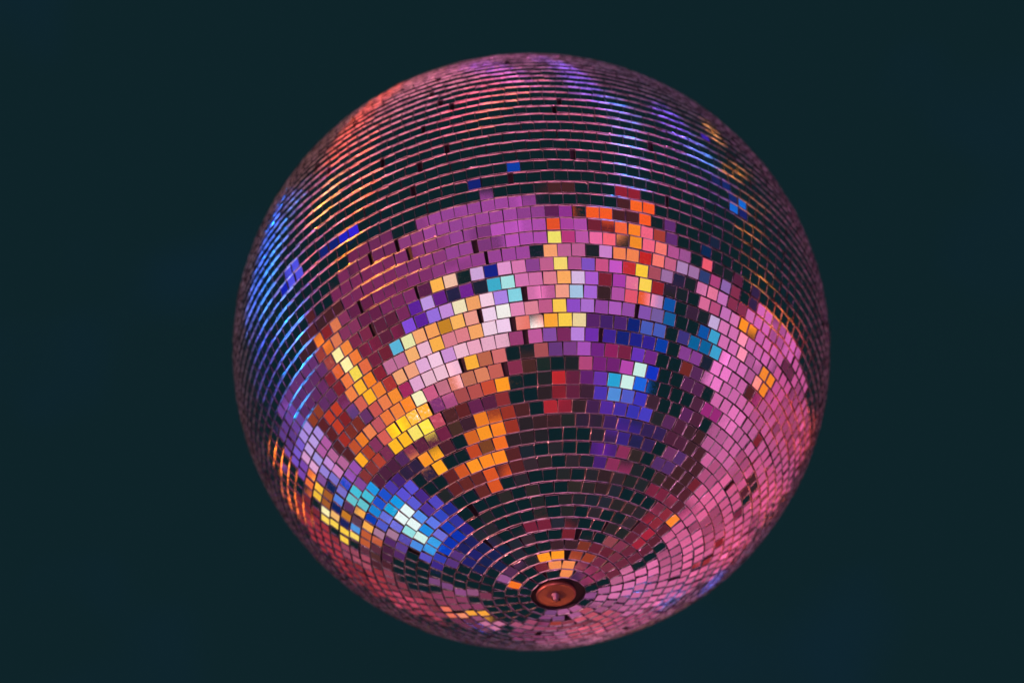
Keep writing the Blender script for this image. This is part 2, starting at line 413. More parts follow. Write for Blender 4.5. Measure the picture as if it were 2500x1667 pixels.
-4.28 1.09 -0.51 -134 0.35 0.29 0.0740 0.0258 0.3971
-4.04 0.55 -0.76 -135 0.35 0.29 0.0546 0.0020 0.1523
-4.37 0.32 -1.57 -135 0.40 0.35 0.0250 0.0000 0.0293
-4.44 0.10 -1.82 -134 0.42 0.37 0.0250 0.0000 0.0293
-4.12 -0.23 -2.17 -133 0.42 0.39 1.0580 0.3222 0.0000
-2.95 -0.88 -1.75 -136 0.36 0.35 0.0740 0.0000 0.0082
-2.58 -1.61 -2.84 -142 0.42 0.42 0.7119 0.1249 0.0000
-1.84 -1.72 -2.19 -148 0.37 0.37 1.0580 0.3222 0.0000
-1.55 -1.88 -2.41 -150 0.38 0.39 1.0104 0.2314 0.0000
-0.98 -2.27 -2.90 -162 0.41 0.42 0.3347 0.0125 0.0000
-0.45 -2.04 -2.01 -169 0.34 0.36 0.0194 0.0000 0.0000
-0.11 -2.03 -2.05 -174 0.34 0.36 0.0383 0.0000 0.0000
0.64 -2.25 -3.11 171 0.42 0.43 0.0383 0.0000 0.0000
1.68 -1.74 -2.19 151 0.36 0.37 0.0250 0.0000 0.0145
1.90 -1.62 -2.26 150 0.37 0.37 0.0250 0.0000 0.0145
2.54 -1.40 -2.43 144 0.39 0.39 0.0461 0.0000 0.0927
2.82 -1.14 -2.51 142 0.40 0.39 0.0383 0.0020 0.1877
3.12 -0.54 -1.23 139 0.33 0.31 0.0313 0.0000 0.0682
3.66 -0.25 -1.47 138 0.37 0.33 0.0313 0.0000 0.0682
4.05 0.02 -1.33 138 0.38 0.33 0.0740 0.0000 0.0215
4.29 0.25 -1.19 139 0.38 0.33 0.0740 0.0000 0.0215
4.18 0.60 -0.66 138 0.35 0.29 0.0461 0.0000 0.0000
-3.97 4.55 2.41 -137 0.33 0.21 0.4425 0.0725 0.1207
-4.59 4.71 2.18 -137 0.37 0.24 0.3347 0.0514 0.0927
-4.36 3.61 1.77 -137 0.34 0.22 1.0580 0.7384 0.1207
-4.68 3.46 1.42 -137 0.36 0.24 0.0850 0.3222 0.7743
-4.31 2.80 1.34 -137 0.32 0.23 0.1095 0.0335 0.0682
-4.47 2.76 0.97 -136 0.34 0.25 0.0000 0.0000 0.0389
-5.10 2.47 0.40 -137 0.38 0.28 0.1374 0.5897 0.6574
-4.43 1.76 0.43 -137 0.33 0.25 0.0639 0.5555 0.7341
-5.41 1.74 -0.32 -137 0.41 0.32 0.0145 0.3222 0.8157
-5.32 1.36 -0.70 -137 0.42 0.34 0.0850 0.0000 0.0293
-4.26 0.52 -0.30 -139 0.34 0.28 0.0740 0.0000 0.0293
-4.98 0.35 -1.44 -138 0.43 0.36 0.0740 0.0000 0.0293
-4.17 -0.26 -1.09 -140 0.37 0.33 0.0850 0.0069 0.0927
-4.17 -0.35 -1.89 -138 0.41 0.37 0.2439 0.0188 0.0572
-4.14 -1.04 -1.81 -142 0.41 0.38 0.1095 0.0000 0.0293
-3.41 -1.21 -1.45 -143 0.37 0.34 0.1095 0.0000 0.0293
-3.28 -1.68 -2.13 -146 0.41 0.39 0.1691 0.0000 0.0378
-2.90 -1.83 -2.26 -147 0.40 0.39 0.0639 0.0125 0.0000
-2.66 -2.09 -2.56 -148 0.42 0.42 0.0461 0.0000 0.0082
-1.82 -2.15 -1.96 -155 0.36 0.37 0.9189 0.2112 0.0000
-1.69 -2.26 -2.78 -154 0.41 0.42 0.3347 0.0335 0.0000
-1.13 -2.47 -3.17 -162 0.44 0.44 0.0000 0.0063 0.0000
-0.68 -2.62 -2.71 -168 0.41 0.42 0.0740 0.0020 0.0000
0.50 -2.40 -2.59 174 0.39 0.40 0.4425 0.0069 0.0145
0.91 -2.40 -1.85 169 0.35 0.36 0.2651 0.0000 0.0145
1.55 -2.37 -2.34 161 0.39 0.39 0.0313 0.0000 0.0000
1.95 -2.23 -2.03 157 0.37 0.38 0.0546 0.0000 0.0572
2.55 -2.19 -2.43 154 0.41 0.41 0.0850 0.0069 0.3179
3.10 -1.79 -2.21 148 0.41 0.40 0.0546 0.0125 0.3433
3.32 -1.57 -1.93 148 0.39 0.38 0.0383 0.0188 0.4257
3.27 -1.14 -1.36 146 0.35 0.33 0.0639 0.0335 0.5512
4.27 -0.31 -1.55 141 0.40 0.36 0.0968 0.0069 0.0800
4.96 -0.06 -0.75 141 0.39 0.35 0.0740 0.0000 0.0215
4.21 0.28 -0.59 140 0.35 0.30 0.0461 0.0000 0.0000
5.18 0.87 -1.00 140 0.42 0.35 0.0461 0.0000 0.0000
4.71 3.75 1.50 138 0.35 0.24 0.0850 0.0000 0.0082
-2.80 -1.98 -1.29 -150 0.35 0.34 0.0740 0.0020 0.0000
-2.79 -2.75 -2.45 -155 0.43 0.43 0.1230 0.0020 0.0000
-2.01 -2.43 -1.54 -157 0.35 0.35 0.1374 0.0020 0.0572
-1.60 -2.83 -1.83 -162 0.37 0.38 0.0968 0.0000 0.0293
-1.20 -3.02 -2.51 -166 0.41 0.42 0.2651 0.0125 0.0145
0.34 -3.27 -2.28 178 0.40 0.41 0.0250 0.0000 0.0000
0.83 -2.92 -2.35 173 0.40 0.40 0.2237 0.0000 0.0082
1.33 -2.96 -2.39 168 0.41 0.41 0.1230 0.0000 0.0293
1.94 -2.64 -2.03 161 0.39 0.39 0.0461 0.0000 0.0145
2.24 -2.33 -1.79 157 0.37 0.37 0.0740 0.0188 0.4257
2.52 -2.02 -1.54 154 0.36 0.35 0.0850 0.2747 0.7341
2.74 -1.98 -1.23 155 0.35 0.33 0.0850 0.0969 0.5854
3.62 -1.94 -1.89 152 0.41 0.39 0.0461 0.0188 0.4862
4.13 -1.56 -1.68 149 0.41 0.39 0.0461 0.0020 0.0145
4.70 -0.33 -0.88 145 0.39 0.34 0.0968 0.0020 0.0800
4.93 3.73 1.66 139 0.36 0.25 0.0546 0.0000 0.0000
4.35 3.64 2.05 139 0.32 0.22 0.0250 0.0000 0.0000
-3.77 4.13 2.65 -138 0.30 0.19 0.3347 0.0514 0.0927
-4.09 4.05 2.47 -139 0.32 0.20 0.3347 0.0514 0.0927
-4.84 4.28 2.09 -139 0.37 0.24 1.0580 0.6617 0.0471
-4.09 3.19 1.97 -139 0.30 0.20 1.0580 0.6617 0.0471
-4.77 3.37 1.72 -139 0.35 0.24 0.0067 0.0000 0.0927
-4.61 2.78 1.45 -140 0.33 0.23 0.6022 0.1920 0.0000
-5.34 2.84 0.94 -140 0.38 0.27 0.1095 0.0188 0.0927
-4.93 2.18 0.92 -140 0.35 0.26 0.1374 0.5897 0.6574
-4.95 1.79 0.68 -140 0.35 0.27 0.0639 0.5555 0.7341
-5.03 1.37 0.30 -141 0.36 0.28 0.2439 0.0514 0.3179
-5.16 1.19 0.01 -141 0.38 0.30 0.2439 0.0188 0.0145
-5.34 0.73 -0.50 -141 0.40 0.33 0.2439 0.0188 0.0145
-4.74 0.32 -0.34 -141 0.37 0.31 0.4722 0.0421 0.0145
-5.14 -0.09 -1.06 -142 0.42 0.36 0.2045 0.0125 0.0682
-4.18 -0.40 -0.49 -143 0.35 0.30 1.1070 0.5224 0.0000
-4.15 -0.54 -0.85 -141 0.36 0.33 1.1070 0.5224 0.0000
-3.70 -1.07 -0.85 -145 0.35 0.32 1.0104 0.8199 0.1207
-3.35 -1.29 -1.12 -145 0.35 0.33 1.0580 0.8626 0.0293
-3.71 -1.90 -1.96 -147 0.42 0.40 0.5030 0.0514 0.0927
-3.66 -2.54 -1.61 -153 0.41 0.40 0.2045 0.0188 0.1523
-2.73 -2.53 -1.18 -156 0.36 0.35 0.4139 0.0615 0.2069
-2.33 -2.68 -1.34 -159 0.36 0.36 0.4139 0.0615 0.0572
-2.00 -3.02 -1.72 -162 0.38 0.38 0.5030 0.0725 0.0572
-1.82 -3.41 -2.16 -164 0.42 0.42 0.6376 0.0615 0.0145
-1.01 -3.61 -2.38 -172 0.43 0.43 1.1070 0.3475 0.0000
0.57 -3.62 -2.31 176 0.42 0.43 0.0145 0.0020 0.0000
1.11 -3.46 -2.04 171 0.40 0.41 0.5349 0.0069 0.0082
1.23 -3.03 -1.48 170 0.36 0.36 0.1230 0.0000 0.0293
1.95 -3.16 -1.62 165 0.38 0.38 0.1230 0.0000 0.1360
2.21 -2.82 -1.33 163 0.36 0.36 0.1374 0.0188 0.3971
2.86 -2.85 -1.60 160 0.39 0.39 0.0194 0.3739 0.6951
3.32 -2.56 -1.53 157 0.40 0.39 0.6742 0.9515 0.8757
3.33 -1.99 -1.06 154 0.36 0.34 0.0103 0.1249 0.7743
4.60 -0.48 -0.29 148 0.35 0.31 0.0740 0.0020 0.0293
5.42 -0.01 -0.51 147 0.40 0.34 0.3347 0.0069 0.1695
4.59 0.41 0.34 145 0.33 0.27 0.3347 0.0069 0.1695
-5.08 3.83 2.12 -141 0.36 0.24 1.0580 0.6994 0.0682
-5.38 3.58 1.85 -141 0.38 0.26 1.0104 0.5224 0.1523
-5.63 3.23 1.51 -142 0.39 0.27 0.0012 0.0020 0.0927
-5.00 2.53 1.44 -142 0.34 0.25 0.0968 0.2314 0.7743
-5.31 2.30 1.16 -142 0.36 0.27 0.2045 0.1566 0.6208
-5.43 1.80 0.79 -143 0.37 0.28 0.0012 0.0514 0.5512
-5.50 1.64 0.63 -143 0.38 0.29 0.3347 0.0725 0.4257
-5.98 1.20 0.14 -144 0.42 0.33 0.3347 0.0725 0.4257
-5.47 0.73 -0.05 -144 0.39 0.32 1.1070 0.4300 0.0000
-4.93 0.39 0.11 -143 0.36 0.30 0.4139 0.0335 0.0026
-5.53 -0.09 -0.55 -145 0.42 0.36 0.2439 0.0188 0.0927
-4.88 -0.52 -0.48 -146 0.38 0.33 0.7509 0.1105 0.0800
-4.74 -1.03 -0.87 -147 0.40 0.35 1.1070 0.5555 0.0000
-4.77 -1.24 -1.07 -147 0.41 0.37 1.1070 0.5555 0.0000
-3.64 -1.48 -0.57 -149 0.34 0.31 1.1070 0.5224 0.0000
-4.03 -2.33 -1.50 -153 0.42 0.39 1.1070 0.4597 0.0000
-0.40 -4.08 -1.84 -177 0.41 0.42 0.2439 0.0125 0.0572
-0.05 -4.10 -1.50 -179 0.39 0.40 0.0639 0.0069 0.0000
0.42 -3.97 -1.66 178 0.40 0.40 0.0067 0.0069 0.0000
1.40 -3.77 -1.50 172 0.39 0.39 0.0103 0.0000 0.0000
1.83 -3.49 -1.03 168 0.36 0.36 0.4722 0.0514 0.1877
2.41 -3.43 -1.48 165 0.40 0.39 0.1863 0.0000 0.1695
2.53 -2.91 -0.77 163 0.34 0.34 0.1691 0.0000 0.1523
3.14 -3.01 -1.26 162 0.39 0.38 0.5030 0.0514 0.4257
3.61 -2.74 -1.37 159 0.40 0.39 0.6376 0.9153 0.8411
4.04 -1.95 -0.95 153 0.38 0.36 0.0036 0.0188 0.5512
4.93 -1.18 -0.49 151 0.39 0.35 0.0850 0.0020 0.0572
5.59 -0.99 -0.63 151 0.42 0.37 0.0850 0.0020 0.0572
5.84 2.74 1.71 144 0.38 0.28 0.2045 0.0000 0.0082
-4.35 3.21 2.50 -143 0.30 0.20 1.0104 0.6617 0.0682
-5.23 3.65 2.32 -143 0.36 0.24 1.0580 0.9515 0.4862
-5.18 3.25 2.24 -143 0.35 0.24 0.3864 0.0969 0.0026
-4.64 2.35 1.88 -144 0.31 0.22 0.3864 0.0969 0.0026
-5.16 2.20 1.57 -144 0.34 0.25 0.0000 0.0020 0.0682
-5.05 1.90 1.52 -144 0.33 0.25 0.2045 0.1566 0.6208
-4.88 1.35 1.16 -145 0.32 0.25 0.6742 0.2314 0.5512
-5.54 1.21 0.80 -146 0.37 0.29 0.5030 0.1249 0.3179
-6.05 0.95 0.35 -146 0.41 0.33 0.0850 0.0000 0.0000
-5.17 0.33 0.47 -147 0.36 0.29 0.5680 0.0725 0.0082
-5.89 -0.04 0.04 -147 0.41 0.35 0.9189 0.2112 0.0026
-5.47 -0.41 -0.17 -148 0.40 0.34 0.9189 0.2314 0.0682
-4.51 -0.83 -0.05 -149 0.35 0.30 0.5680 0.0843 0.1062
-5.23 -1.36 -0.78 -150 0.42 0.38 0.9189 0.1920 0.0293
-4.69 -1.76 -0.68 -152 0.40 0.36 0.9640 0.2314 0.0293
-4.74 -2.22 -1.20 -153 0.43 0.40 1.0580 0.2525 0.0000
-4.17 -2.45 -1.18 -154 0.41 0.39 1.0104 0.9515 0.5512
-3.75 -2.76 -1.44 -156 0.42 0.40 0.6376 0.0969 0.2271
-2.80 -2.88 -1.25 -160 0.38 0.37 0.5680 0.1566 0.2271
-2.88 -3.43 -1.77 -161 0.42 0.42 0.7911 0.2112 0.1360
-2.43 -3.82 -1.99 -164 0.44 0.44 0.5680 0.1566 0.0800
-1.73 -3.90 -2.08 -168 0.43 0.43 0.7911 0.2314 0.1062
-1.12 -3.70 -1.59 -172 0.39 0.39 0.6022 0.1105 0.0800
-2.23 -4.11 -1.49 -167 0.42 0.42 1.0580 0.4597 0.0293
-1.71 -4.05 -1.20 -169 0.39 0.40 0.5349 0.1249 0.0572
-1.00 -3.82 -0.85 -173 0.36 0.36 0.7119 0.1566 0.1523
-0.05 -3.81 -0.86 -179 0.35 0.35 0.0048 0.0000 0.0006
0.35 -3.78 -0.94 179 0.35 0.36 0.4139 0.0725 0.0800
0.77 -3.99 -0.93 177 0.36 0.37 0.1374 0.0258 0.1877
1.30 -3.81 -0.89 173 0.36 0.36 0.2045 0.0335 0.2271
1.83 -4.09 -1.14 171 0.39 0.40 0.4139 0.0725 0.4862
2.45 -3.99 -1.36 168 0.41 0.41 0.1691 0.0020 0.2069
2.85 -3.80 -0.92 166 0.40 0.39 0.2872 0.0000 0.0927
3.10 -3.43 -0.79 164 0.38 0.37 0.1863 0.0000 0.0378
3.76 -3.24 -0.90 162 0.40 0.39 0.1374 0.0188 0.4862
3.73 -2.64 -0.56 160 0.37 0.35 0.1691 0.0069 0.2271
4.84 -1.58 -0.20 154 0.38 0.34 0.1691 0.0069 0.0000
5.42 -1.30 -0.25 153 0.40 0.36 0.0968 0.0069 0.0800
-5.07 2.85 2.40 -145 0.33 0.23 0.9640 0.5555 0.0293
-4.92 2.40 2.33 -146 0.31 0.22 0.9640 0.5555 0.0293
-5.97 2.52 1.74 -146 0.38 0.28 0.2439 0.0725 0.3179
-5.83 2.06 1.60 -147 0.37 0.28 0.3347 0.2314 0.7341
-5.40 1.54 1.49 -147 0.35 0.26 0.6022 0.2747 0.7341
-5.45 1.16 1.28 -147 0.35 0.27 0.5030 0.1249 0.3179
-5.66 0.96 1.03 -148 0.37 0.29 0.0850 0.0000 0.0000
-5.77 0.35 0.80 -149 0.38 0.31 0.3864 0.0125 0.0000
-5.16 0.02 0.75 -149 0.35 0.29 0.2045 0.0125 0.0000
-4.78 -0.31 0.74 -150 0.33 0.28 0.2045 0.0125 0.0000
-4.98 -0.79 0.53 -151 0.35 0.31 0.1374 0.0188 0.1207
-5.51 -1.44 -0.12 -152 0.41 0.36 0.6376 0.0843 0.0682
-4.47 -1.54 0.13 -153 0.35 0.32 0.9189 0.2112 0.0572
-4.54 -2.15 -0.31 -155 0.38 0.35 1.0104 0.2747 0.0145
-3.92 -2.31 -0.30 -156 0.36 0.33 0.3864 0.0069 0.0927
-3.65 -2.59 -0.45 -158 0.36 0.34 0.8325 0.4014 0.6574
-3.24 -2.94 -0.49 -160 0.36 0.34 0.8751 0.4905 0.6208
-3.09 -3.33 -0.85 -162 0.38 0.37 0.9640 0.5555 0.6951
-2.29 -3.12 -1.04 -164 0.36 0.35 0.9640 0.5224 0.6951
2.48 -3.53 -0.24 167 0.34 0.34 0.0461 0.0020 0.2704
2.94 -3.42 -0.19 165 0.35 0.34 0.0036 0.0000 0.1523
3.28 -3.23 -0.20 164 0.35 0.34 0.0103 0.0000 0.2271
3.87 -3.17 -0.46 163 0.39 0.37 0.0313 0.0000 0.2704
3.83 -2.59 0.14 161 0.34 0.32 0.0000 0.0335 0.3696
4.27 -1.88 0.35 158 0.33 0.31 0.2439 0.0335 0.2704
5.12 -1.67 0.36 156 0.37 0.34 0.2439 0.0335 0.2704
5.23 -1.20 0.48 155 0.37 0.32 0.0067 0.0000 0.0145
6.05 1.08 1.47 150 0.37 0.30 0.0850 0.0000 0.0000
5.10 1.21 1.92 149 0.31 0.24 0.2872 0.0069 0.0927
-5.19 2.67 2.54 -147 0.33 0.23 0.9189 0.1566 0.0293
-5.29 2.40 2.36 -148 0.33 0.24 0.9189 0.1566 0.0293
-4.91 1.86 2.31 -148 0.30 0.22 0.8325 0.4014 0.6951
-6.32 1.91 1.78 -149 0.39 0.30 0.4139 0.3222 0.8157
-5.32 1.29 1.84 -149 0.33 0.25 0.4722 0.0969 0.3696
-5.20 0.85 1.71 -150 0.32 0.25 0.4722 0.0969 0.3696
-5.77 0.55 1.46 -151 0.36 0.29 0.1095 0.0000 0.0000
-5.30 0.12 1.39 -151 0.33 0.28 0.5680 0.0335 0.0000
-5.82 -0.36 0.79 -152 0.38 0.32 0.2237 0.0000 0.0000
-5.41 -0.71 0.96 -153 0.36 0.31 0.1230 0.0335 0.1877
-4.91 -1.16 0.78 -154 0.34 0.30 0.7119 0.1105 0.0682
-4.68 -1.39 0.69 -154 0.34 0.30 1.1070 0.4905 0.0026
-5.26 -2.04 -0.07 -156 0.40 0.37 0.9640 0.2314 0.0145
-4.38 -2.25 0.03 -157 0.36 0.33 0.4139 0.0188 0.0145
-4.77 -2.92 -0.36 -158 0.42 0.39 0.9640 0.4014 0.1695
-3.92 -3.23 -0.29 -161 0.38 0.37 0.9640 0.3739 0.2069
-3.96 -3.73 -1.00 -162 0.43 0.42 0.8325 0.4300 0.7341
-3.15 -3.50 -0.39 -163 0.37 0.36 1.0104 0.6251 0.8157
-2.64 -3.72 -0.47 -166 0.37 0.36 0.6742 0.2979 0.6951
-2.17 -3.95 -0.59 -168 0.37 0.37 0.9640 0.5224 0.6574
-2.08 -4.65 -1.17 -170 0.43 0.43 0.9189 0.4014 0.5512
-1.07 -4.64 -1.14 -176 0.41 0.41 0.6742 0.2112 0.4862
-0.89 -4.40 -0.80 -175 0.38 0.38 0.2009 0.2188 0.0992
-0.37 -4.24 -0.50 -177 0.35 0.36 0.3347 0.0335 0.1523
0.35 -4.92 -1.07 179 0.41 0.42 0.5680 0.0969 0.3433
0.93 -5.25 -1.26 177 0.44 0.45 0.2439 0.0615 0.3696
1.35 -4.63 -0.99 174 0.40 0.41 0.2045 0.0069 0.0927
1.53 -3.95 -0.31 173 0.34 0.35 0.5349 0.2314 0.7743
1.99 -3.77 -0.32 170 0.34 0.35 0.1691 0.0125 0.4257
-0.05 -4.52 -0.17 -179 0.35 0.36 0.8751 0.1738 0.1207
-0.22 -4.69 -0.12 -177 0.36 0.37 0.0439 0.0575 0.0671
0.82 -4.38 -0.12 177 0.35 0.35 1.0580 0.4014 0.0215
1.27 -4.32 -0.09 174 0.35 0.35 1.0580 0.6617 0.0572
2.01 -4.85 -0.58 172 0.41 0.41 0.9189 0.6994 0.3433
2.71 -4.86 -0.77 170 0.43 0.43 0.0968 0.0020 0.1207
2.63 -4.00 -0.03 169 0.36 0.36 0.0546 0.0000 0.1207
3.61 -4.51 -0.64 167 0.44 0.43 0.0740 0.0020 0.1360
3.63 -3.71 -0.16 165 0.38 0.38 0.0012 0.0000 0.1523
4.76 -3.43 0.09 161 0.42 0.40 0.0639 0.0969 0.4862
5.42 -2.75 0.13 160 0.42 0.39 0.0461 0.0188 0.1877
5.78 -2.30 0.38 158 0.42 0.38 0.0000 0.1105 0.3179
4.73 -1.56 0.96 158 0.33 0.30 0.0000 0.1105 0.3179
5.27 -1.23 0.97 156 0.35 0.31 0.0461 0.3739 0.6574
5.96 1.32 1.99 151 0.36 0.28 1.0104 0.2525 0.0026
-5.98 2.96 2.86 -149 0.37 0.26 0.2045 0.0514 0.4257
-4.99 2.02 2.70 -149 0.30 0.22 0.2045 0.0514 0.4257
-5.35 1.93 2.57 -150 0.32 0.24 0.7509 0.3475 0.6574
-6.26 1.76 2.25 -151 0.38 0.28 0.5680 0.3739 0.8157
-5.26 1.13 2.14 -151 0.32 0.24 0.5349 0.3475 0.8157
-5.72 0.79 1.91 -152 0.34 0.27 0.4425 0.2747 0.7743
-5.63 0.44 1.72 -152 0.34 0.28 0.1095 0.0000 0.0000
-6.14 0.01 1.51 -153 0.38 0.31 0.5680 0.0335 0.0000
-6.45 -0.37 1.23 -154 0.41 0.34 0.5680 0.0335 0.0000
-5.22 -0.79 1.20 -155 0.34 0.29 0.1691 0.0069 0.0682
-5.92 -1.22 0.79 -155 0.40 0.35 0.9640 0.2314 0.0471
-5.74 -1.70 0.66 -156 0.40 0.36 1.1070 0.5224 0.0145
-5.63 -2.29 0.45 -158 0.41 0.37 1.0104 0.2314 0.0000
-5.08 -2.38 0.42 -158 0.39 0.36 0.2439 0.0000 0.0145
-5.11 -3.12 -0.08 -160 0.43 0.40 0.5680 0.1566 0.3179
-4.17 -3.11 0.21 -161 0.37 0.35 0.5680 0.1566 0.3179
-3.94 -3.44 0.09 -163 0.38 0.36 1.0104 0.4597 0.1523
-3.36 -3.60 0.12 -164 0.36 0.35 0.9189 0.4905 0.6574
-3.38 -4.47 -0.37 -166 0.42 0.41 1.0580 0.4597 0.0572
-2.76 -4.31 -0.31 -168 0.39 0.39 0.7509 0.2112 0.2704
-1.89 -4.26 -0.42 -171 0.37 0.37 0.7911 0.2112 0.2483
-1.74 -4.37 -0.10 -171 0.36 0.36 1.0104 0.4014 0.1207
-1.54 -5.02 -0.76 -173 0.42 0.42 0.9640 0.6617 0.8157
-0.80 -5.11 -0.58 -176 0.40 0.41 0.9640 0.6617 0.9021
4.22 -3.86 0.06 165 0.40 0.39 0.2439 0.0725 0.4257
4.27 -3.33 0.56 164 0.37 0.36 0.1863 0.0969 0.3433
4.70 -3.09 0.67 162 0.38 0.36 0.0036 0.0969 0.3179
4.95 -1.83 1.22 159 0.34 0.31 0.0000 0.0725 0.3696
5.88 -1.62 1.06 158 0.39 0.35 0.0461 0.3739 0.6574
5.24 0.70 2.29 153 0.30 0.24 1.0104 0.2525 0.0026
5.82 1.29 2.54 152 0.34 0.26 1.0104 0.2525 0.0026
-5.83 2.62 3.13 -151 0.35 0.25 0.1863 0.0725 0.5512
-5.89 2.19 2.90 -151 0.35 0.25 0.2045 0.0969 0.6208
-5.23 1.42 2.71 -152 0.30 0.23 0.2045 0.0969 0.6208
-5.48 1.25 2.56 -153 0.32 0.24 0.4425 0.2747 0.7743
-6.43 1.05 2.24 -153 0.38 0.30 0.4425 0.2747 0.7743
-6.17 0.46 2.01 -154 0.36 0.29 0.2872 0.0335 0.0000
-6.54 0.05 1.94 -155 0.39 0.32 0.2872 0.0335 0.0000
-6.30 -1.19 1.27 -157 0.40 0.35 0.2045 0.0000 0.0082
-5.58 -1.50 1.36 -158 0.36 0.32 0.9189 0.1920 0.0293
-5.99 -2.04 0.84 -159 0.41 0.37 1.0104 0.7384 0.0682
-5.59 -2.44 0.92 -160 0.40 0.37 0.8325 0.1403 0.0378
-4.76 -2.55 0.74 -161 0.36 0.34 0.1691 0.0000 0.0293
-4.61 -2.96 0.77 -162 0.37 0.35 0.1691 0.0000 0.0145
-3.97 -3.06 0.80 -163 0.34 0.33 0.1095 0.4905 0.7341
-3.96 -3.66 0.45 -164 0.37 0.36 0.8751 0.8626 0.4257
-4.27 -4.32 -0.06 -165 0.43 0.42 1.0104 0.4014 0.1523
-3.03 -3.87 0.46 -167 0.35 0.34 1.0104 0.3739 0.0927
-3.03 -4.61 0.10 -168 0.40 0.39 0.6022 0.2314 0.0000
-2.16 -4.36 0.33 -171 0.35 0.35 1.0580 0.4905 0.1062
-1.78 -4.52 0.40 -172 0.35 0.35 0.9189 0.3475 0.2704
-1.49 -5.33 -0.13 -174 0.41 0.41 0.9640 0.6994 0.9021
-0.37 -4.67 -0.33 -179 0.37 0.37 0.9640 0.9064 0.8583
-0.21 -4.79 0.38 -179 0.35 0.35 0.8325 0.2525 0.4862
0.20 -4.88 0.21 180 0.36 0.36 0.7911 0.2314 0.3179
0.84 -5.46 -0.14 177 0.41 0.41 0.5680 0.0969 0.2483
1.22 -5.34 -0.04 176 0.40 0.41 1.0580 0.6251 0.0682
1.54 -4.47 0.38 174 0.34 0.35 0.2872 0.0615 0.5854
2.01 -4.56 0.18 173 0.36 0.37 0.4425 0.1566 0.6574
3.02 -5.16 -0.31 170 0.44 0.44 0.3105 0.0514 0.3696
2.93 -4.13 0.37 169 0.36 0.36 0.4425 0.0969 0.5181
3.61 -4.22 0.20 167 0.39 0.39 0.3105 0.0615 0.3696
0.50 -5.44 0.44 178 0.38 0.39 0.6742 0.1566 0.3971
0.80 -5.90 0.20 178 0.42 0.43 0.5349 0.0969 0.2937
1.33 -5.54 0.30 176 0.40 0.41 0.9640 0.3475 0.2483
1.99 -5.62 0.22 174 0.42 0.42 0.4139 0.5897 0.8157
2.22 -5.17 0.39 173 0.39 0.40 0.4139 0.1249 0.6951
2.64 -4.54 0.85 171 0.35 0.36 0.0383 0.0000 0.0000
2.94 -4.34 0.88 170 0.35 0.35 0.4722 0.0725 0.3696
3.27 -3.95 0.99 168 0.34 0.34 0.8325 0.0843 0.1523
4.49 -4.28 0.71 166 0.41 0.41 0.8751 0.0969 0.0026
3.88 -3.45 1.07 166 0.34 0.33 0.4722 0.2314 0.5181
4.15 -2.97 1.23 164 0.33 0.32 0.0012 0.0725 0.3696
5.83 -2.93 1.05 162 0.41 0.39 0.0383 0.0000 0.0215
5.03 -2.07 1.48 161 0.34 0.31 0.0067 0.0000 0.0000
6.16 -2.01 1.35 160 0.40 0.36 0.6022 0.4300 0.7341
5.30 -0.49 1.84 157 0.32 0.27 0.3868 0.1485 0.0000
-5.86 -1.01 2.04 -158 0.36 0.31 0.2045 0.0000 0.0082
-5.37 -1.34 1.78 -159 0.34 0.30 0.7509 0.1105 0.0026
-6.05 -2.04 1.38 -160 0.40 0.36 1.0580 0.9333 0.3696
-5.64 -2.30 1.49 -161 0.38 0.35 0.9189 0.1920 0.0145
-5.33 -2.90 1.20 -162 0.39 0.36 0.1691 0.0000 0.0293
-5.34 -3.18 1.10 -163 0.40 0.38 0.1691 0.0000 0.0293
-4.72 -4.17 0.77 -165 0.42 0.40 0.0939 0.0000 0.0206
-3.85 -3.95 0.90 -166 0.37 0.36 0.2439 0.0615 0.7341
-3.81 -4.63 1.11 -168 0.39 0.39 0.1095 0.0000 0.3179
-3.13 -4.61 0.62 -169 0.38 0.38 0.3347 0.1566 0.7743
-2.44 -4.41 0.66 -171 0.35 0.35 0.6022 0.2747 0.7341
-2.38 -5.57 0.25 -173 0.42 0.43 0.9640 0.8199 0.5181
-1.68 -5.44 0.32 -174 0.40 0.40 0.9640 0.3739 0.1207
-1.30 -5.89 0.26 -176 0.42 0.43 1.0104 0.6617 0.8157
-0.73 -5.08 0.50 -177 0.36 0.37 0.4425 0.2314 0.8157
-0.27 -5.58 0.30 -179 0.39 0.40 0.2439 0.6994 0.8157
-3.39 -4.69 1.11 -170 0.38 0.38 0.5680 0.3222 0.8157
-3.13 -5.29 0.91 -171 0.40 0.41 0.1374 0.0000 0.2271
-2.20 -4.70 1.12 -172 0.34 0.35 0.0145 0.0000 0.0378
-2.08 -5.17 1.01 -173 0.37 0.38 0.1691 0.0020 0.2704
-1.64 -5.53 0.90 -175 0.38 0.39 0.0088 0.0000 0.0145
-1.04 -5.06 1.07 -176 0.34 0.35 0.0461 0.4300 0.6208
-0.56 -5.85 0.90 -178 0.39 0.40 0.4139 0.8199 0.8157
-0.02 -6.12 0.77 -180 0.41 0.42 0.7119 0.1738 0.4554
0.55 -5.61 0.81 179 0.38 0.39 0.6742 0.1566 0.3971
1.07 -5.94 0.93 177 0.40 0.41 0.7911 0.2112 0.2937
1.52 -5.77 0.92 176 0.39 0.41 1.0580 0.4300 0.1062
1.88 -5.05 1.06 174 0.35 0.36 0.7509 0.5224 0.8157
2.47 -5.06 1.14 173 0.37 0.38 0.4425 0.0969 0.6574
3.30 -5.65 0.83 171 0.43 0.44 0.2045 0.0000 0.0145
3.11 -4.69 1.22 171 0.36 0.37 0.4139 0.0335 0.3971
3.84 -4.29 1.19 168 0.37 0.37 0.8325 0.1566 0.3179
3.68 -3.77 1.38 168 0.33 0.33 1.0580 0.6994 0.0682
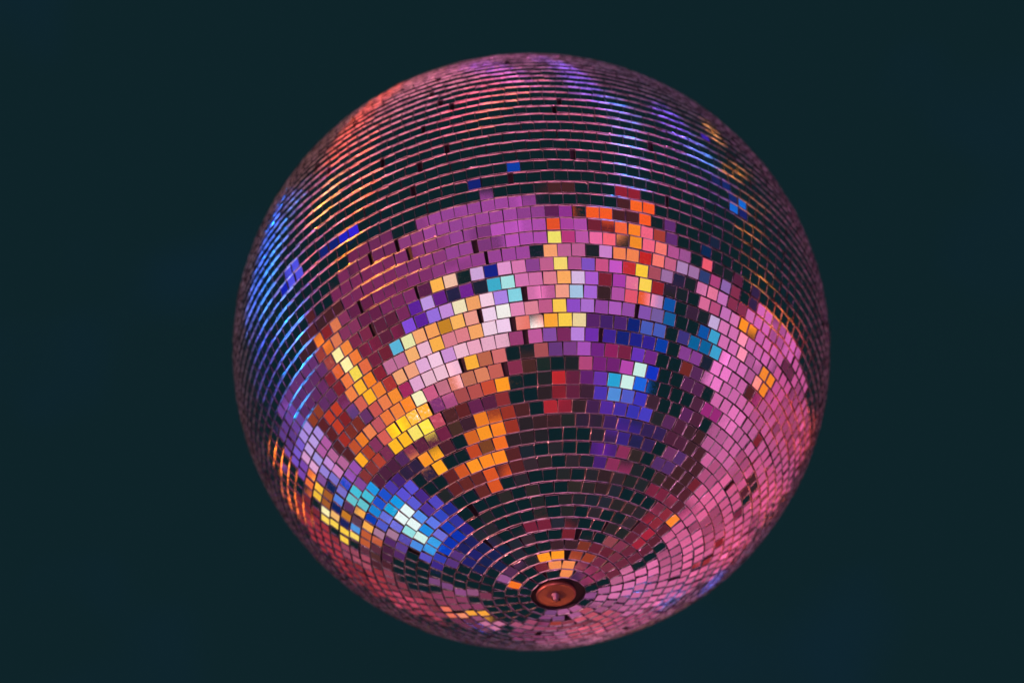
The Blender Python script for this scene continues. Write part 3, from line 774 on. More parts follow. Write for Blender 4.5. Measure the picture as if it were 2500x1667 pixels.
4.12 -3.59 1.35 167 0.35 0.34 0.3105 0.0000 0.0000
4.37 -3.19 1.48 165 0.34 0.33 0.0194 0.0000 0.0000
5.62 -3.44 1.48 164 0.41 0.39 0.0067 0.0000 0.0026
5.80 -2.51 1.74 162 0.38 0.36 0.7509 0.1403 0.3179
6.18 -2.20 1.85 161 0.39 0.36 0.5030 0.0615 0.1877
6.51 -1.70 1.85 161 0.40 0.36 0.6022 0.1566 0.4862
6.21 -0.43 2.71 159 0.36 0.31 1.1070 0.2979 0.0000
6.40 1.82 3.50 154 0.36 0.27 0.1374 0.0069 0.0471
5.72 1.96 3.59 154 0.32 0.24 0.1374 0.0069 0.0471
-5.70 -1.60 2.22 -161 0.35 0.31 0.3347 0.0335 0.0215
-6.37 -2.08 1.99 -161 0.40 0.37 1.0580 0.9333 0.3696
-6.14 -2.46 1.85 -162 0.40 0.37 0.9640 0.2525 0.0293
-5.87 -3.10 1.57 -163 0.41 0.38 0.2045 0.0069 0.0471
-5.04 -3.17 1.67 -164 0.37 0.35 0.2045 0.0069 0.0471
-3.17 -5.54 1.44 -172 0.40 0.41 1.1070 0.4905 0.0682
-2.15 -5.36 1.29 -174 0.37 0.38 0.9640 0.5555 0.3971
-1.57 -6.42 0.98 -176 0.43 0.44 0.6742 0.4014 0.7341
-1.01 -6.49 1.24 -178 0.42 0.44 0.0036 0.0000 0.2271
-0.50 -5.60 1.34 -179 0.36 0.38 0.8325 0.3222 0.6574
-0.01 -6.57 1.17 -180 0.42 0.44 0.7509 0.1920 0.4554
0.44 -5.48 1.49 179 0.35 0.36 0.2651 0.0421 0.2704
0.88 -5.30 1.54 177 0.34 0.35 0.5680 0.1105 0.2704
1.50 -6.12 1.38 176 0.40 0.42 1.0104 0.7384 0.1523
1.82 -5.40 1.65 175 0.36 0.37 0.4425 0.0725 0.2704
2.25 -5.56 1.44 174 0.38 0.39 0.2237 0.0725 0.5512
2.85 -5.49 1.47 173 0.39 0.40 0.6376 0.0725 0.2271
2.74 -4.60 1.85 172 0.33 0.34 0.6022 0.0843 0.5854
3.52 -5.35 1.72 171 0.40 0.40 0.5680 0.0125 0.0082
3.74 -4.28 1.78 169 0.35 0.35 1.0580 0.6251 0.0293
4.26 -4.14 1.88 168 0.36 0.36 0.4139 0.0615 0.0927
4.46 -3.73 1.96 167 0.35 0.35 0.3601 0.1566 0.3696
5.06 -3.76 1.42 167 0.39 0.37 0.0103 0.0000 0.0293
5.48 -3.36 2.03 165 0.38 0.37 0.0067 0.0000 0.0000
5.17 -2.49 2.18 164 0.34 0.32 0.6376 0.1566 0.3696
5.01 -2.22 2.34 163 0.32 0.30 0.8325 0.1738 0.3179
5.46 -1.89 2.46 162 0.33 0.31 0.6022 0.1566 0.4862
5.76 -1.49 2.61 161 0.34 0.31 0.2439 0.0125 0.0572
5.36 -1.00 2.70 161 0.31 0.27 0.2439 0.0125 0.0572
-5.46 -1.08 2.78 -162 0.32 0.28 0.3347 0.0335 0.0215
-6.23 -1.79 2.63 -162 0.38 0.34 0.7509 0.1566 0.0082
-6.03 -2.10 2.44 -163 0.38 0.35 0.7911 0.1920 0.0682
-6.21 -2.72 2.23 -164 0.40 0.38 0.2439 0.0188 0.0927
-6.02 -3.09 2.01 -165 0.41 0.39 0.2439 0.0188 0.0927
1.20 -6.52 1.76 177 0.41 0.43 1.0104 0.3739 0.1523
1.43 -5.69 1.81 176 0.36 0.38 0.5349 0.1105 0.2937
1.87 -5.26 2.01 175 0.34 0.36 0.5349 0.1105 0.2937
2.31 -5.30 1.87 174 0.35 0.37 0.0088 0.0000 0.0000
2.86 -5.30 1.98 173 0.37 0.38 0.6376 0.2314 0.6208
3.36 -5.20 2.60 172 0.37 0.38 0.9640 0.2314 0.0682
3.82 -4.82 2.10 171 0.37 0.38 0.9640 0.2314 0.0682
3.89 -4.39 2.05 170 0.35 0.36 0.5680 0.0000 0.0000
4.85 -4.54 2.31 169 0.40 0.40 1.0104 0.1920 0.1523
4.55 -3.57 2.36 168 0.34 0.34 0.6022 0.1105 0.2271
4.95 -3.50 2.56 167 0.35 0.35 0.4425 0.2314 0.4862
5.81 -3.34 2.69 166 0.39 0.38 0.3601 0.1566 0.3696
5.87 -2.96 2.67 165 0.38 0.36 0.0250 0.0335 0.1523
5.39 -2.15 2.89 164 0.33 0.31 0.4425 0.0421 0.1877
5.46 -1.69 2.92 163 0.32 0.30 0.2872 0.1249 0.4257
6.37 -1.56 3.11 162 0.37 0.34 0.2439 0.0125 0.0572
5.31 -0.52 3.24 161 0.29 0.26 0.0313 0.0000 0.0471
-5.35 -1.48 2.87 -163 0.31 0.28 0.7509 0.1566 0.0082
-5.83 -1.98 2.89 -164 0.35 0.32 0.2439 0.0020 0.0000
-5.68 -2.39 2.67 -165 0.36 0.33 0.7911 0.1920 0.0682
-4.97 -2.61 2.60 -166 0.32 0.31 0.2439 0.0188 0.0927
1.25 -5.33 2.35 177 0.32 0.35 0.9640 0.8199 0.1360
1.69 -5.45 2.37 176 0.34 0.36 0.5030 0.0258 0.1877
2.37 -6.10 2.24 175 0.39 0.42 0.5349 0.0843 0.3971
2.64 -5.48 2.30 174 0.36 0.38 0.9189 0.1403 0.3696
3.49 -5.90 2.28 173 0.41 0.43 1.0104 0.1249 0.1877
4.19 -5.07 2.59 171 0.39 0.40 0.9640 0.2747 0.0026
4.68 -5.02 2.44 170 0.40 0.41 0.9640 0.1249 0.2271
3.96 -3.75 2.70 169 0.31 0.32 1.0104 0.1920 0.1523
4.44 -3.53 2.92 168 0.32 0.33 0.4722 0.0725 0.2704
4.38 -3.19 2.87 167 0.31 0.30 0.3347 0.0725 0.2704
5.38 -2.70 3.20 166 0.34 0.33 0.9189 0.0969 0.1523
5.41 -2.29 3.29 165 0.33 0.31 0.0067 0.0000 0.0006
5.13 -1.79 3.36 164 0.30 0.28 0.0067 0.0000 0.0006
5.94 -1.60 3.55 163 0.34 0.31 0.0968 0.0000 0.0293
5.41 -0.71 3.54 162 0.29 0.26 0.0313 0.0000 0.0471
-5.63 -1.48 3.30 -164 0.32 0.29 0.0850 0.0000 0.0000
-5.44 -1.80 3.24 -165 0.32 0.30 0.0461 0.0000 0.0000
-6.08 -2.50 3.18 -166 0.37 0.35 0.0639 0.0000 0.0000
-5.41 -2.61 3.11 -167 0.34 0.33 0.0639 0.0000 0.0000
1.28 -5.69 2.74 177 0.34 0.37 0.8325 0.0725 0.0026
1.58 -5.27 2.96 176 0.32 0.34 0.4139 0.0421 0.3433
2.10 -5.71 2.84 175 0.35 0.38 0.4425 0.0615 0.3971
2.71 -5.77 3.06 174 0.37 0.40 0.1691 0.0000 0.0145
3.12 -5.64 2.96 173 0.37 0.40 0.1374 0.0000 0.0000
3.74 -5.67 3.21 173 0.39 0.42 0.9640 0.1249 0.0293
4.00 -5.29 3.10 172 0.38 0.40 1.0580 0.2314 0.0026
3.86 -4.31 3.19 171 0.33 0.34 0.9640 0.1249 0.2271
4.00 -3.94 3.23 170 0.32 0.33 0.3864 0.0335 0.0145
5.00 -4.21 3.20 169 0.37 0.38 0.1230 0.0125 0.1523
5.77 -3.05 3.71 167 0.36 0.36 0.0000 0.0069 0.0682
-5.86 -1.54 3.85 -166 0.33 0.31 0.0850 0.0000 0.0000
1.26 -6.56 3.41 177 0.38 0.42 0.1095 0.0000 0.0682
1.65 -6.04 3.40 176 0.36 0.39 0.2872 0.0188 0.2704
2.20 -5.41 3.48 175 0.33 0.36 0.9640 0.0969 0.0000
2.82 -4.94 3.17 174 0.32 0.34 0.9640 0.0969 0.0000
2.95 -4.56 3.56 173 0.30 0.33 0.0639 0.0000 0.0000
3.84 -5.08 3.57 172 0.36 0.38 0.0639 0.0000 0.0000
4.49 -5.00 3.79 172 0.38 0.40 1.0104 0.0969 0.0000
5.18 -4.27 3.87 170 0.38 0.39 0.1230 0.0125 0.1523
5.44 -2.54 3.99 167 0.33 0.32 0.0067 0.0020 0.0293
3.63 -5.17 4.19 174 0.35 0.39 0.0639 0.0000 0.0000
4.30 -5.15 4.23 173 0.37 0.41 1.0104 0.1249 0.0000
4.50 -4.70 4.32 172 0.36 0.39 1.0104 0.0969 0.0000
1.39 -6.08 4.27 177 0.34 0.39 0.0639 0.0020 0.0000
1.82 -5.64 4.34 177 0.33 0.37 0.0639 0.0020 0.0000
3.38 -5.03 4.40 174 0.33 0.37 0.2872 0.0000 0.0145
3.37 -4.34 4.47 173 0.30 0.33 0.2872 0.0000 0.0145
-5.10 -0.57 5.30 -171 0.27 0.25 0.0036 0.0000 0.4257
-5.71 -0.98 5.66 -171 0.31 0.30 0.0850 0.0725 0.7743
-6.08 -1.59 5.73 -171 0.34 0.33 0.0850 0.0725 0.7743
-5.18 -2.52 5.33 -173 0.31 0.32 0.0026 0.0000 0.1523
-4.80 -2.98 5.07 -172 0.30 0.32 0.0026 0.0000 0.1523
-4.56 -3.15 5.12 -173 0.30 0.32 0.0103 0.0000 0.5512
-4.61 -3.49 4.93 -174 0.31 0.34 0.0313 0.0000 0.6951
-1.24 -6.24 4.99 -180 0.35 0.41 0.0036 0.0000 0.1523
0.18 -5.71 5.26 179 0.31 0.38 0.0000 0.0335 0.3696
5.80 -1.67 6.15 170 0.33 0.32 0.0036 0.1249 0.6208
4.88 -1.14 5.50 169 0.26 0.25 0.0067 0.0000 0.1207
-5.07 -1.07 5.68 -173 0.28 0.27 0.0850 0.0725 0.7743
5.11 -1.24 6.19 172 0.29 0.28 0.0036 0.0069 0.1207
5.06 -0.94 6.04 171 0.28 0.27 0.0036 0.1249 0.6208
5.24 -1.78 6.69 174 0.30 0.32 0.0048 0.0020 0.0682
5.28 -1.43 6.71 173 0.30 0.31 0.0036 0.0069 0.1207
4.13 -0.66 8.30 -176 0.26 0.29 0.0461 0.0000 0.3696
0.91 5.35 0.27 121 0.32 0.26 0.6040 0.1394 0.3414
0.54 4.75 0.93 145 0.20 0.27 0.4623 0.0604 0.1011
1.51 4.43 -0.82 101 0.37 0.26 0.1524 0.0048 0.0259
-1.60 3.69 -1.47 -75 0.35 0.31 0.0064 0.0000 0.0437
1.70 4.07 -0.94 100 0.37 0.27 0.1522 0.0048 0.0259
1.72 4.36 -0.07 112 0.34 0.23 0.6218 0.1313 0.3235
2.08 3.90 -1.43 99 0.39 0.30 0.1455 0.0038 0.0238
2.30 4.40 -1.29 105 0.41 0.29 0.1451 0.0038 0.0237
0.91 5.13 2.01 136 0.21 0.23 0.4362 0.0577 0.1299
0.80 6.01 1.95 142 0.21 0.29 0.4631 0.0605 0.1042
-0.69 5.56 1.87 -136 0.22 0.25 0.2685 0.0373 0.1205
-1.81 5.13 0.61 -118 0.34 0.22 0.2650 0.0335 0.1054
-2.30 4.09 -1.55 -94 0.40 0.31 0.0079 0.0000 0.0637
2.46 3.53 -2.06 99 0.41 0.33 0.1238 0.0005 0.0170
2.48 3.96 -1.01 109 0.38 0.28 0.1251 0.0008 0.0175
1.11 5.25 2.05 134 0.22 0.22 0.6096 0.1367 0.3356
1.09 6.40 2.33 138 0.23 0.28 0.4291 0.0569 0.1386
0.49 5.38 2.69 151 0.15 0.28 0.4699 0.0613 0.0991
-0.24 5.71 2.70 -160 0.15 0.32 0.2821 0.0390 0.1193
-0.43 6.36 2.78 -150 0.18 0.33 0.2663 0.0370 0.1206
-1.92 4.89 0.94 -120 0.32 0.21 0.2649 0.0335 0.1052
-2.01 4.64 0.65 -117 0.33 0.21 0.2643 0.0332 0.1020
-2.58 3.77 -1.80 -98 0.41 0.32 0.0126 0.0000 0.1288
-2.45 3.45 -2.09 -91 0.40 0.34 0.0065 0.0000 0.0705
2.36 2.83 -1.32 103 0.35 0.29 0.1029 0.0000 0.0103
2.64 3.42 -0.85 112 0.36 0.27 0.1062 0.0000 0.0115
1.27 5.39 2.42 132 0.22 0.21 0.6210 0.1316 0.3243
1.07 5.22 2.56 135 0.19 0.21 0.4151 0.0555 0.1571
0.54 5.50 2.84 151 0.14 0.28 0.4670 0.0610 0.1007
-0.38 6.58 3.35 -153 0.17 0.35 0.2683 0.0373 0.1204
-0.45 5.24 3.08 -146 0.15 0.25 0.2659 0.0370 0.1206
-0.66 5.45 2.87 -140 0.17 0.24 0.2686 0.0373 0.1205
-2.26 4.42 0.69 -119 0.33 0.21 0.2599 0.0314 0.0835
1.51 5.02 2.50 130 0.23 0.19 0.6368 0.1252 0.3091
1.30 5.79 2.73 133 0.22 0.22 0.4147 0.0554 0.1575
0.02 6.21 3.72 -177 0.12 0.37 0.3695 0.0497 0.1116
-2.91 5.42 1.12 -125 0.36 0.23 0.2569 0.0302 0.0751
2.68 3.21 -1.49 104 0.38 0.31 0.0972 0.0000 0.0084
3.33 3.66 -1.10 115 0.40 0.30 0.0985 0.0000 0.0090
2.66 3.49 0.21 120 0.32 0.22 0.6731 0.1119 0.2793
0.71 5.48 3.62 141 0.14 0.24 0.2213 0.0348 0.0772
0.62 6.42 4.24 146 0.15 0.31 0.4535 0.0595 0.1112
0.37 5.18 3.76 154 0.10 0.27 0.4618 0.0604 0.1027
-2.06 5.11 2.23 -128 0.28 0.19 0.2593 0.0312 0.0828
-2.80 4.93 1.37 -125 0.34 0.21 0.2470 0.0268 0.0514
2.93 3.43 -0.34 122 0.34 0.24 0.3403 0.0956 0.2150
2.67 5.16 1.52 128 0.32 0.21 0.6854 0.1123 0.2762
2.19 4.64 1.94 128 0.27 0.18 0.6692 0.1159 0.2861
1.45 5.29 3.02 130 0.24 0.18 0.6395 0.1242 0.3068
1.50 6.40 3.22 132 0.24 0.23 0.4156 0.0555 0.1551
1.09 5.24 3.28 134 0.18 0.19 0.4145 0.0554 0.1579
1.01 6.33 4.05 135 0.18 0.24 0.2070 0.0333 0.0969
0.71 5.25 4.04 138 0.13 0.21 0.2105 0.0336 0.0916
-2.13 5.78 2.79 -130 0.29 0.20 0.4073 0.0346 0.0733
-2.47 5.58 2.33 -129 0.31 0.20 0.4100 0.0355 0.0757
-2.31 4.79 2.17 -129 0.28 0.18 0.2169 0.0174 0.0401
-2.43 4.54 1.96 -128 0.28 0.18 0.2179 0.0177 0.0412
3.79 2.93 -1.18 122 0.40 0.31 0.0948 0.0000 0.0084
2.77 4.45 1.54 128 0.30 0.20 0.6959 0.1105 0.2706
2.41 4.80 2.07 129 0.28 0.18 0.6916 0.1111 0.2727
3.12 5.50 1.84 131 0.32 0.21 0.6939 0.1105 0.2713
2.75 5.85 2.59 130 0.31 0.21 0.6899 0.1111 0.2732
1.76 4.90 3.31 130 0.23 0.16 0.6665 0.1160 0.2872
1.18 6.34 4.33 132 0.19 0.21 0.4151 0.0555 0.1563
3.77 2.39 -0.70 125 0.36 0.28 0.0872 0.0000 0.0077
2.90 4.30 1.70 130 0.29 0.19 0.6903 0.1094 0.2703
-3.48 4.35 1.46 -131 0.33 0.21 0.2781 0.0352 0.0651
4.71 2.94 -0.76 130 0.42 0.32 0.6611 0.0990 0.2617
3.10 4.59 2.18 132 0.30 0.19 0.6815 0.1069 0.2681
2.71 4.61 2.52 131 0.27 0.17 0.6872 0.1090 0.2704
2.55 4.74 2.72 131 0.26 0.17 0.6901 0.1100 0.2714
-2.38 4.80 3.18 -132 0.26 0.16 0.4120 0.0360 0.0774
3.79 3.98 1.37 133 0.33 0.22 0.6645 0.0965 0.2497
4.21 4.80 1.45 134 0.37 0.24 0.6639 0.0970 0.2518
2.58 4.61 2.96 133 0.26 0.16 0.6793 0.1068 0.2689
2.27 4.92 3.49 132 0.25 0.16 0.6866 0.1099 0.2723
2.45 6.02 3.89 131 0.29 0.18 0.6859 0.1107 0.2738
4.70 4.47 1.35 135 0.38 0.26 0.6538 0.0907 0.2457
2.75 5.97 3.84 132 0.30 0.18 0.6809 0.1084 0.2715
4.34 1.47 -0.25 137 0.35 0.28 0.6007 0.1137 0.3246
4.53 3.16 1.38 138 0.33 0.23 0.6403 0.0827 0.2392
4.57 4.72 2.15 137 0.36 0.24 0.6434 0.0837 0.2378
3.38 4.84 3.05 136 0.30 0.18 0.3248 0.0519 0.1319
3.34 5.26 3.18 135 0.31 0.18 0.3282 0.0547 0.1361
4.24 2.78 1.60 140 0.30 0.21 0.6365 0.0854 0.2494
5.65 0.80 0.11 145 0.39 0.32 0.6789 0.1352 0.3983
5.52 2.75 1.25 142 0.38 0.28 0.6433 0.1117 0.3316
5.16 2.92 1.64 142 0.35 0.25 0.6283 0.0988 0.2928
5.28 -0.02 0.24 149 0.37 0.31 0.6734 0.1296 0.3965
5.51 0.47 0.45 148 0.37 0.31 0.6714 0.1292 0.3908
5.59 3.10 1.94 144 0.37 0.27 0.6015 0.0958 0.2887
-4.88 4.27 2.84 -142 0.35 0.23 0.3391 0.0152 0.0249
5.21 0.77 1.26 149 0.33 0.27 0.6600 0.1199 0.3777
6.28 1.53 1.18 148 0.40 0.31 0.6470 0.1132 0.3571
5.87 2.67 2.14 146 0.37 0.27 0.3103 0.0564 0.1660
4.88 2.45 2.36 145 0.31 0.22 0.2867 0.0498 0.1428
-3.95 5.17 4.36 -142 0.33 0.19 0.3572 0.0161 0.0261
-4.49 3.72 3.11 -144 0.31 0.20 0.1697 0.0106 0.0192
-5.19 3.95 2.94 -144 0.36 0.23 0.1167 0.0073 0.0150
4.93 2.18 2.45 147 0.30 0.22 0.2829 0.0458 0.1426
-5.36 4.04 3.21 -146 0.36 0.23 0.0867 0.0053 0.0124
-5.20 3.48 3.08 -146 0.34 0.22 0.0827 0.0050 0.0120
5.74 -0.75 1.08 155 0.37 0.32 0.7030 0.1460 0.4580
-4.14 4.21 4.14 -145 0.30 0.17 0.2191 0.0082 0.0162
-4.30 3.91 3.87 -146 0.30 0.18 0.1833 0.0059 0.0132
-4.19 3.41 3.64 -147 0.28 0.17 0.1717 0.0051 0.0121
-4.85 3.67 3.68 -147 0.32 0.21 0.1702 0.0050 0.0120
5.50 -1.13 1.50 157 0.35 0.31 0.7038 0.1530 0.4473
-5.67 -0.31 1.86 -155 0.34 0.29 0.1222 0.0128 0.1146
-5.66 -0.74 1.65 -156 0.35 0.30 0.1225 0.0107 0.1024
5.90 -1.51 1.62 159 0.37 0.33 0.7338 0.1790 0.4630
6.63 -1.05 1.90 158 0.40 0.35 0.7046 0.1575 0.4470
6.66 -0.10 2.16 156 0.39 0.33 0.6611 0.1274 0.4242
6.55 0.26 2.21 156 0.38 0.31 0.6510 0.1200 0.4111
6.31 1.67 3.01 153 0.36 0.28 0.6238 0.0848 0.3125
5.45 1.67 3.17 153 0.31 0.23 0.6217 0.0793 0.2979
6.28 2.39 3.43 152 0.36 0.26 0.6197 0.0784 0.2949
4.32 3.41 4.17 149 0.28 0.17 0.4458 0.0621 0.1899
-5.44 3.08 3.89 -153 0.34 0.24 0.1864 0.0609 0.3830
-5.72 -0.72 2.08 -158 0.34 0.29 0.1243 0.0103 0.1001
-4.26 -4.32 1.11 -167 0.39 0.39 0.1965 0.0078 0.0883
5.62 -1.05 2.35 160 0.33 0.29 0.7305 0.1778 0.4618
6.74 0.16 2.51 157 0.38 0.32 0.6074 0.1063 0.4029
5.82 1.25 3.34 155 0.32 0.25 0.6147 0.0964 0.3565
5.51 2.20 3.75 153 0.31 0.22 0.6138 0.0813 0.2998
-6.00 -1.11 2.34 -160 0.36 0.31 0.1301 0.0148 0.1264
6.60 -0.78 2.86 160 0.38 0.33 0.6595 0.1355 0.4273
6.18 2.42 4.19 155 0.35 0.26 0.6103 0.0897 0.3293
5.37 2.48 4.23 154 0.31 0.22 0.6091 0.0860 0.3127
5.06 2.65 4.48 153 0.30 0.20 0.6032 0.0835 0.3011
5.08 3.12 4.57 153 0.31 0.20 0.5897 0.0816 0.2889
-5.23 1.22 3.52 -157 0.29 0.22 0.1622 0.0425 0.3035
-5.83 1.07 3.38 -157 0.32 0.25 0.1512 0.0318 0.2328
-6.51 0.80 3.39 -158 0.36 0.29 0.1409 0.0213 0.1669
-6.45 0.42 3.27 -159 0.36 0.29 0.1374 0.0170 0.1406
-5.41 -0.04 3.04 -159 0.30 0.25 0.1370 0.0164 0.1370
-6.59 -0.36 3.02 -160 0.38 0.32 0.1354 0.0163 0.1365
-5.86 -0.71 2.94 -161 0.34 0.29 0.1333 0.0164 0.1364
-4.21 -5.20 1.41 -170 0.42 0.42 0.1066 0.0126 0.0652
-3.37 -4.86 2.22 -172 0.36 0.36 0.1069 0.0127 0.0691
-2.89 -4.88 2.13 -173 0.34 0.35 0.2234 0.0159 0.1323
-2.36 -5.69 1.97 -175 0.38 0.39 0.2631 0.0290 0.1947
-2.55 -6.09 1.63 -175 0.41 0.43 0.2800 0.0343 0.2250
-1.25 -5.85 1.92 -177 0.37 0.39 0.2990 0.0386 0.2520
-1.01 -6.52 1.66 -178 0.41 0.43 0.3348 0.0462 0.3000
-0.33 -6.36 1.73 -179 0.40 0.42 0.3559 0.0507 0.3295
0.07 -5.86 1.85 180 0.36 0.38 0.3603 0.0516 0.3354
-5.73 -0.72 3.36 -162 0.32 0.28 0.0461 0.0000 0.0000
-6.00 -1.11 3.18 -163 0.34 0.31 0.0461 0.0000 0.0000
-5.83 -0.97 3.60 -164 0.33 0.29 0.0461 0.0000 0.0000
-5.14 -2.98 2.93 -167 0.34 0.33 0.1800 0.0055 0.0708
-5.57 -3.03 3.60 -168 0.36 0.35 0.1864 0.0066 0.0758
-5.69 -3.52 3.49 -169 0.38 0.37 0.1899 0.0075 0.0784
-3.55 -5.18 3.57 -174 0.36 0.38 0.2759 0.0328 0.1855
-2.93 -4.82 3.40 -175 0.32 0.34 0.2747 0.0325 0.1873
-0.18 -5.77 3.25 180 0.33 0.36 0.3702 0.0541 0.3509
-4.94 -3.18 3.96 -170 0.33 0.33 0.1967 0.0090 0.0836
-3.14 -5.44 4.00 -176 0.35 0.39 0.2762 0.0340 0.2087
-0.34 -5.61 3.68 180 0.31 0.35 0.3530 0.0505 0.3271
-0.03 -5.54 3.70 179 0.31 0.35 0.3589 0.0516 0.3344
-0.55 2.89 -1.33 -31 0.26 0.32 0.0136 0.0028 0.0040
-1.07 3.33 -2.41 -46 0.35 0.39 0.0130 0.0046 0.0115
-1.18 2.44 -1.94 -50 0.31 0.34 0.0133 0.0047 0.0118
-0.89 2.67 -2.90 -32 0.35 0.42 0.0383 0.0062 0.0106
1.86 2.21 -2.18 87 0.35 0.33 0.0236 0.0034 0.0004
2.11 2.83 -1.96 93 0.37 0.32 0.0137 0.0036 0.0000
-1.51 2.33 -1.52 -70 0.30 0.31 0.0187 0.0038 0.0055
0.20 1.99 -2.59 17 0.33 0.38 0.0177 0.0063 0.0157
-1.90 2.11 -1.73 -84 0.33 0.31 0.0146 0.0052 0.0129
-1.50 1.72 -1.74 -74 0.31 0.31 0.0194 0.0031 0.0054
-0.29 1.66 -3.23 -9 0.36 0.42 0.0141 0.0037 0.0000
0.57 1.51 -3.01 36 0.35 0.40 0.0159 0.0042 0.0000
1.31 1.57 -2.02 71 0.32 0.33 0.0248 0.0040 0.0069
2.49 2.85 -2.28 97 0.40 0.35 0.0369 0.0060 0.0102
-1.98 1.69 -2.97 -79 0.39 0.39 0.0114 0.0030 0.0000
-0.29 0.89 -2.33 -16 0.31 0.35 0.0121 0.0032 0.0000
0.58 1.17 -3.23 38 0.37 0.41 0.0179 0.0026 0.0003
0.83 1.03 -2.43 57 0.33 0.35 0.0131 0.0027 0.0039
1.24 1.16 -2.34 73 0.33 0.35 0.0104 0.0037 0.0092
1.89 1.49 -2.85 86 0.38 0.38 0.0159 0.0056 0.0141
2.20 1.74 -2.39 93 0.37 0.35 0.0198 0.0028 0.0003
2.65 2.16 -2.46 100 0.39 0.36 0.0279 0.0040 0.0005
2.65 2.25 -1.65 105 0.36 0.31 0.0231 0.0037 0.0064
-1.23 0.67 -2.81 -73 0.36 0.38 0.0229 0.0060 0.0000
-0.46 0.30 -2.55 -46 0.33 0.36 0.0246 0.0065 0.0000
0.95 0.49 -3.29 73 0.38 0.41 0.0261 0.0069 0.0000
1.36 0.67 -2.93 83 0.37 0.39 0.0222 0.0032 0.0004
2.15 1.11 -2.44 98 0.36 0.36 0.0139 0.0050 0.0123
-0.83 0.06 -3.08 -79 0.37 0.40 0.0196 0.0032 0.0054
0.59 -0.12 -3.48 94 0.39 0.43 0.0156 0.0041 0.0000
1.67 0.24 -3.13 101 0.39 0.40 0.0174 0.0028 0.0048
2.22 0.67 -2.00 107 0.34 0.33 0.0295 0.0048 0.0082
2.82 1.10 -2.54 110 0.39 0.37 0.0135 0.0036 0.0000
2.78 1.21 -1.58 114 0.34 0.31 0.0130 0.0034 0.0000
-3.31 0.95 -2.00 -115 0.38 0.35 0.0136 0.0036 0.0000
-0.42 -0.65 -2.94 -139 0.37 0.39 0.0358 0.0058 0.0099
-0.01 -0.63 -2.41 -174 0.33 0.36 0.0239 0.0034 0.0004
1.03 -0.55 -2.93 125 0.37 0.39 0.0271 0.0044 0.0075
1.16 -0.17 -3.17 110 0.39 0.40 0.0085 0.0030 0.0076
2.87 0.66 -2.18 119 0.37 0.35 0.0126 0.0026 0.0037
3.22 1.35 -1.42 120 0.35 0.31 0.0332 0.0048 0.0006
-0.48 -1.28 -3.23 -159 0.40 0.42 0.0108 0.0038 0.0096
0.48 -1.14 -2.48 162 0.35 0.37 0.0196 0.0040 0.0058
2.67 0.05 -1.61 126 0.33 0.32 0.0292 0.0042 0.0005
1.11 -1.77 -2.11 158 0.35 0.36 0.0148 0.0039 0.0000
3.68 -0.79 -1.15 143 0.36 0.33 0.0157 0.0032 0.0046
"""
def add_lamps():
    col = bpy.data.collections.new("reflection_lights"); sc.collection.children.link(col)
    for ln in LAMPS.strip().splitlines():
        x, y, z, roll, w, h, r, g, b = [float(v) for v in ln.split()]
        mx = max(r, g, b)
        if mx <= 0: continue
        ld = bpy.data.lights.new("reflection_light", 'AREA')
        ld.shape = 'RECTANGLE'; ld.size = w; ld.size_y = h
        ld.color = (r/mx, g/mx, b/mx)
        ld.energy = mx*w*h*LGAIN
        o = bpy.data.objects.new("reflection_light", ld); col.objects.link(o)
        f = Vector((CEN[0]-x, CEN[1]-y, CEN[2]-z)).normalized()
        ref = Vector((0, 0, 1)).cross(f).normalized(); r2 = f.cross(ref)
        a = math.radians(roll)
        ux = ref*math.cos(a) + r2*math.sin(a)
        zz = -f; uy = zz.cross(ux)
        o.matrix_world = Matrix(((ux.x, uy.x, zz.x, x), (ux.y, uy.y, zz.y, y), (ux.z, uy.z, zz.z, z), (0, 0, 0, 1)))
LGAIN = math.pi
add_lamps()
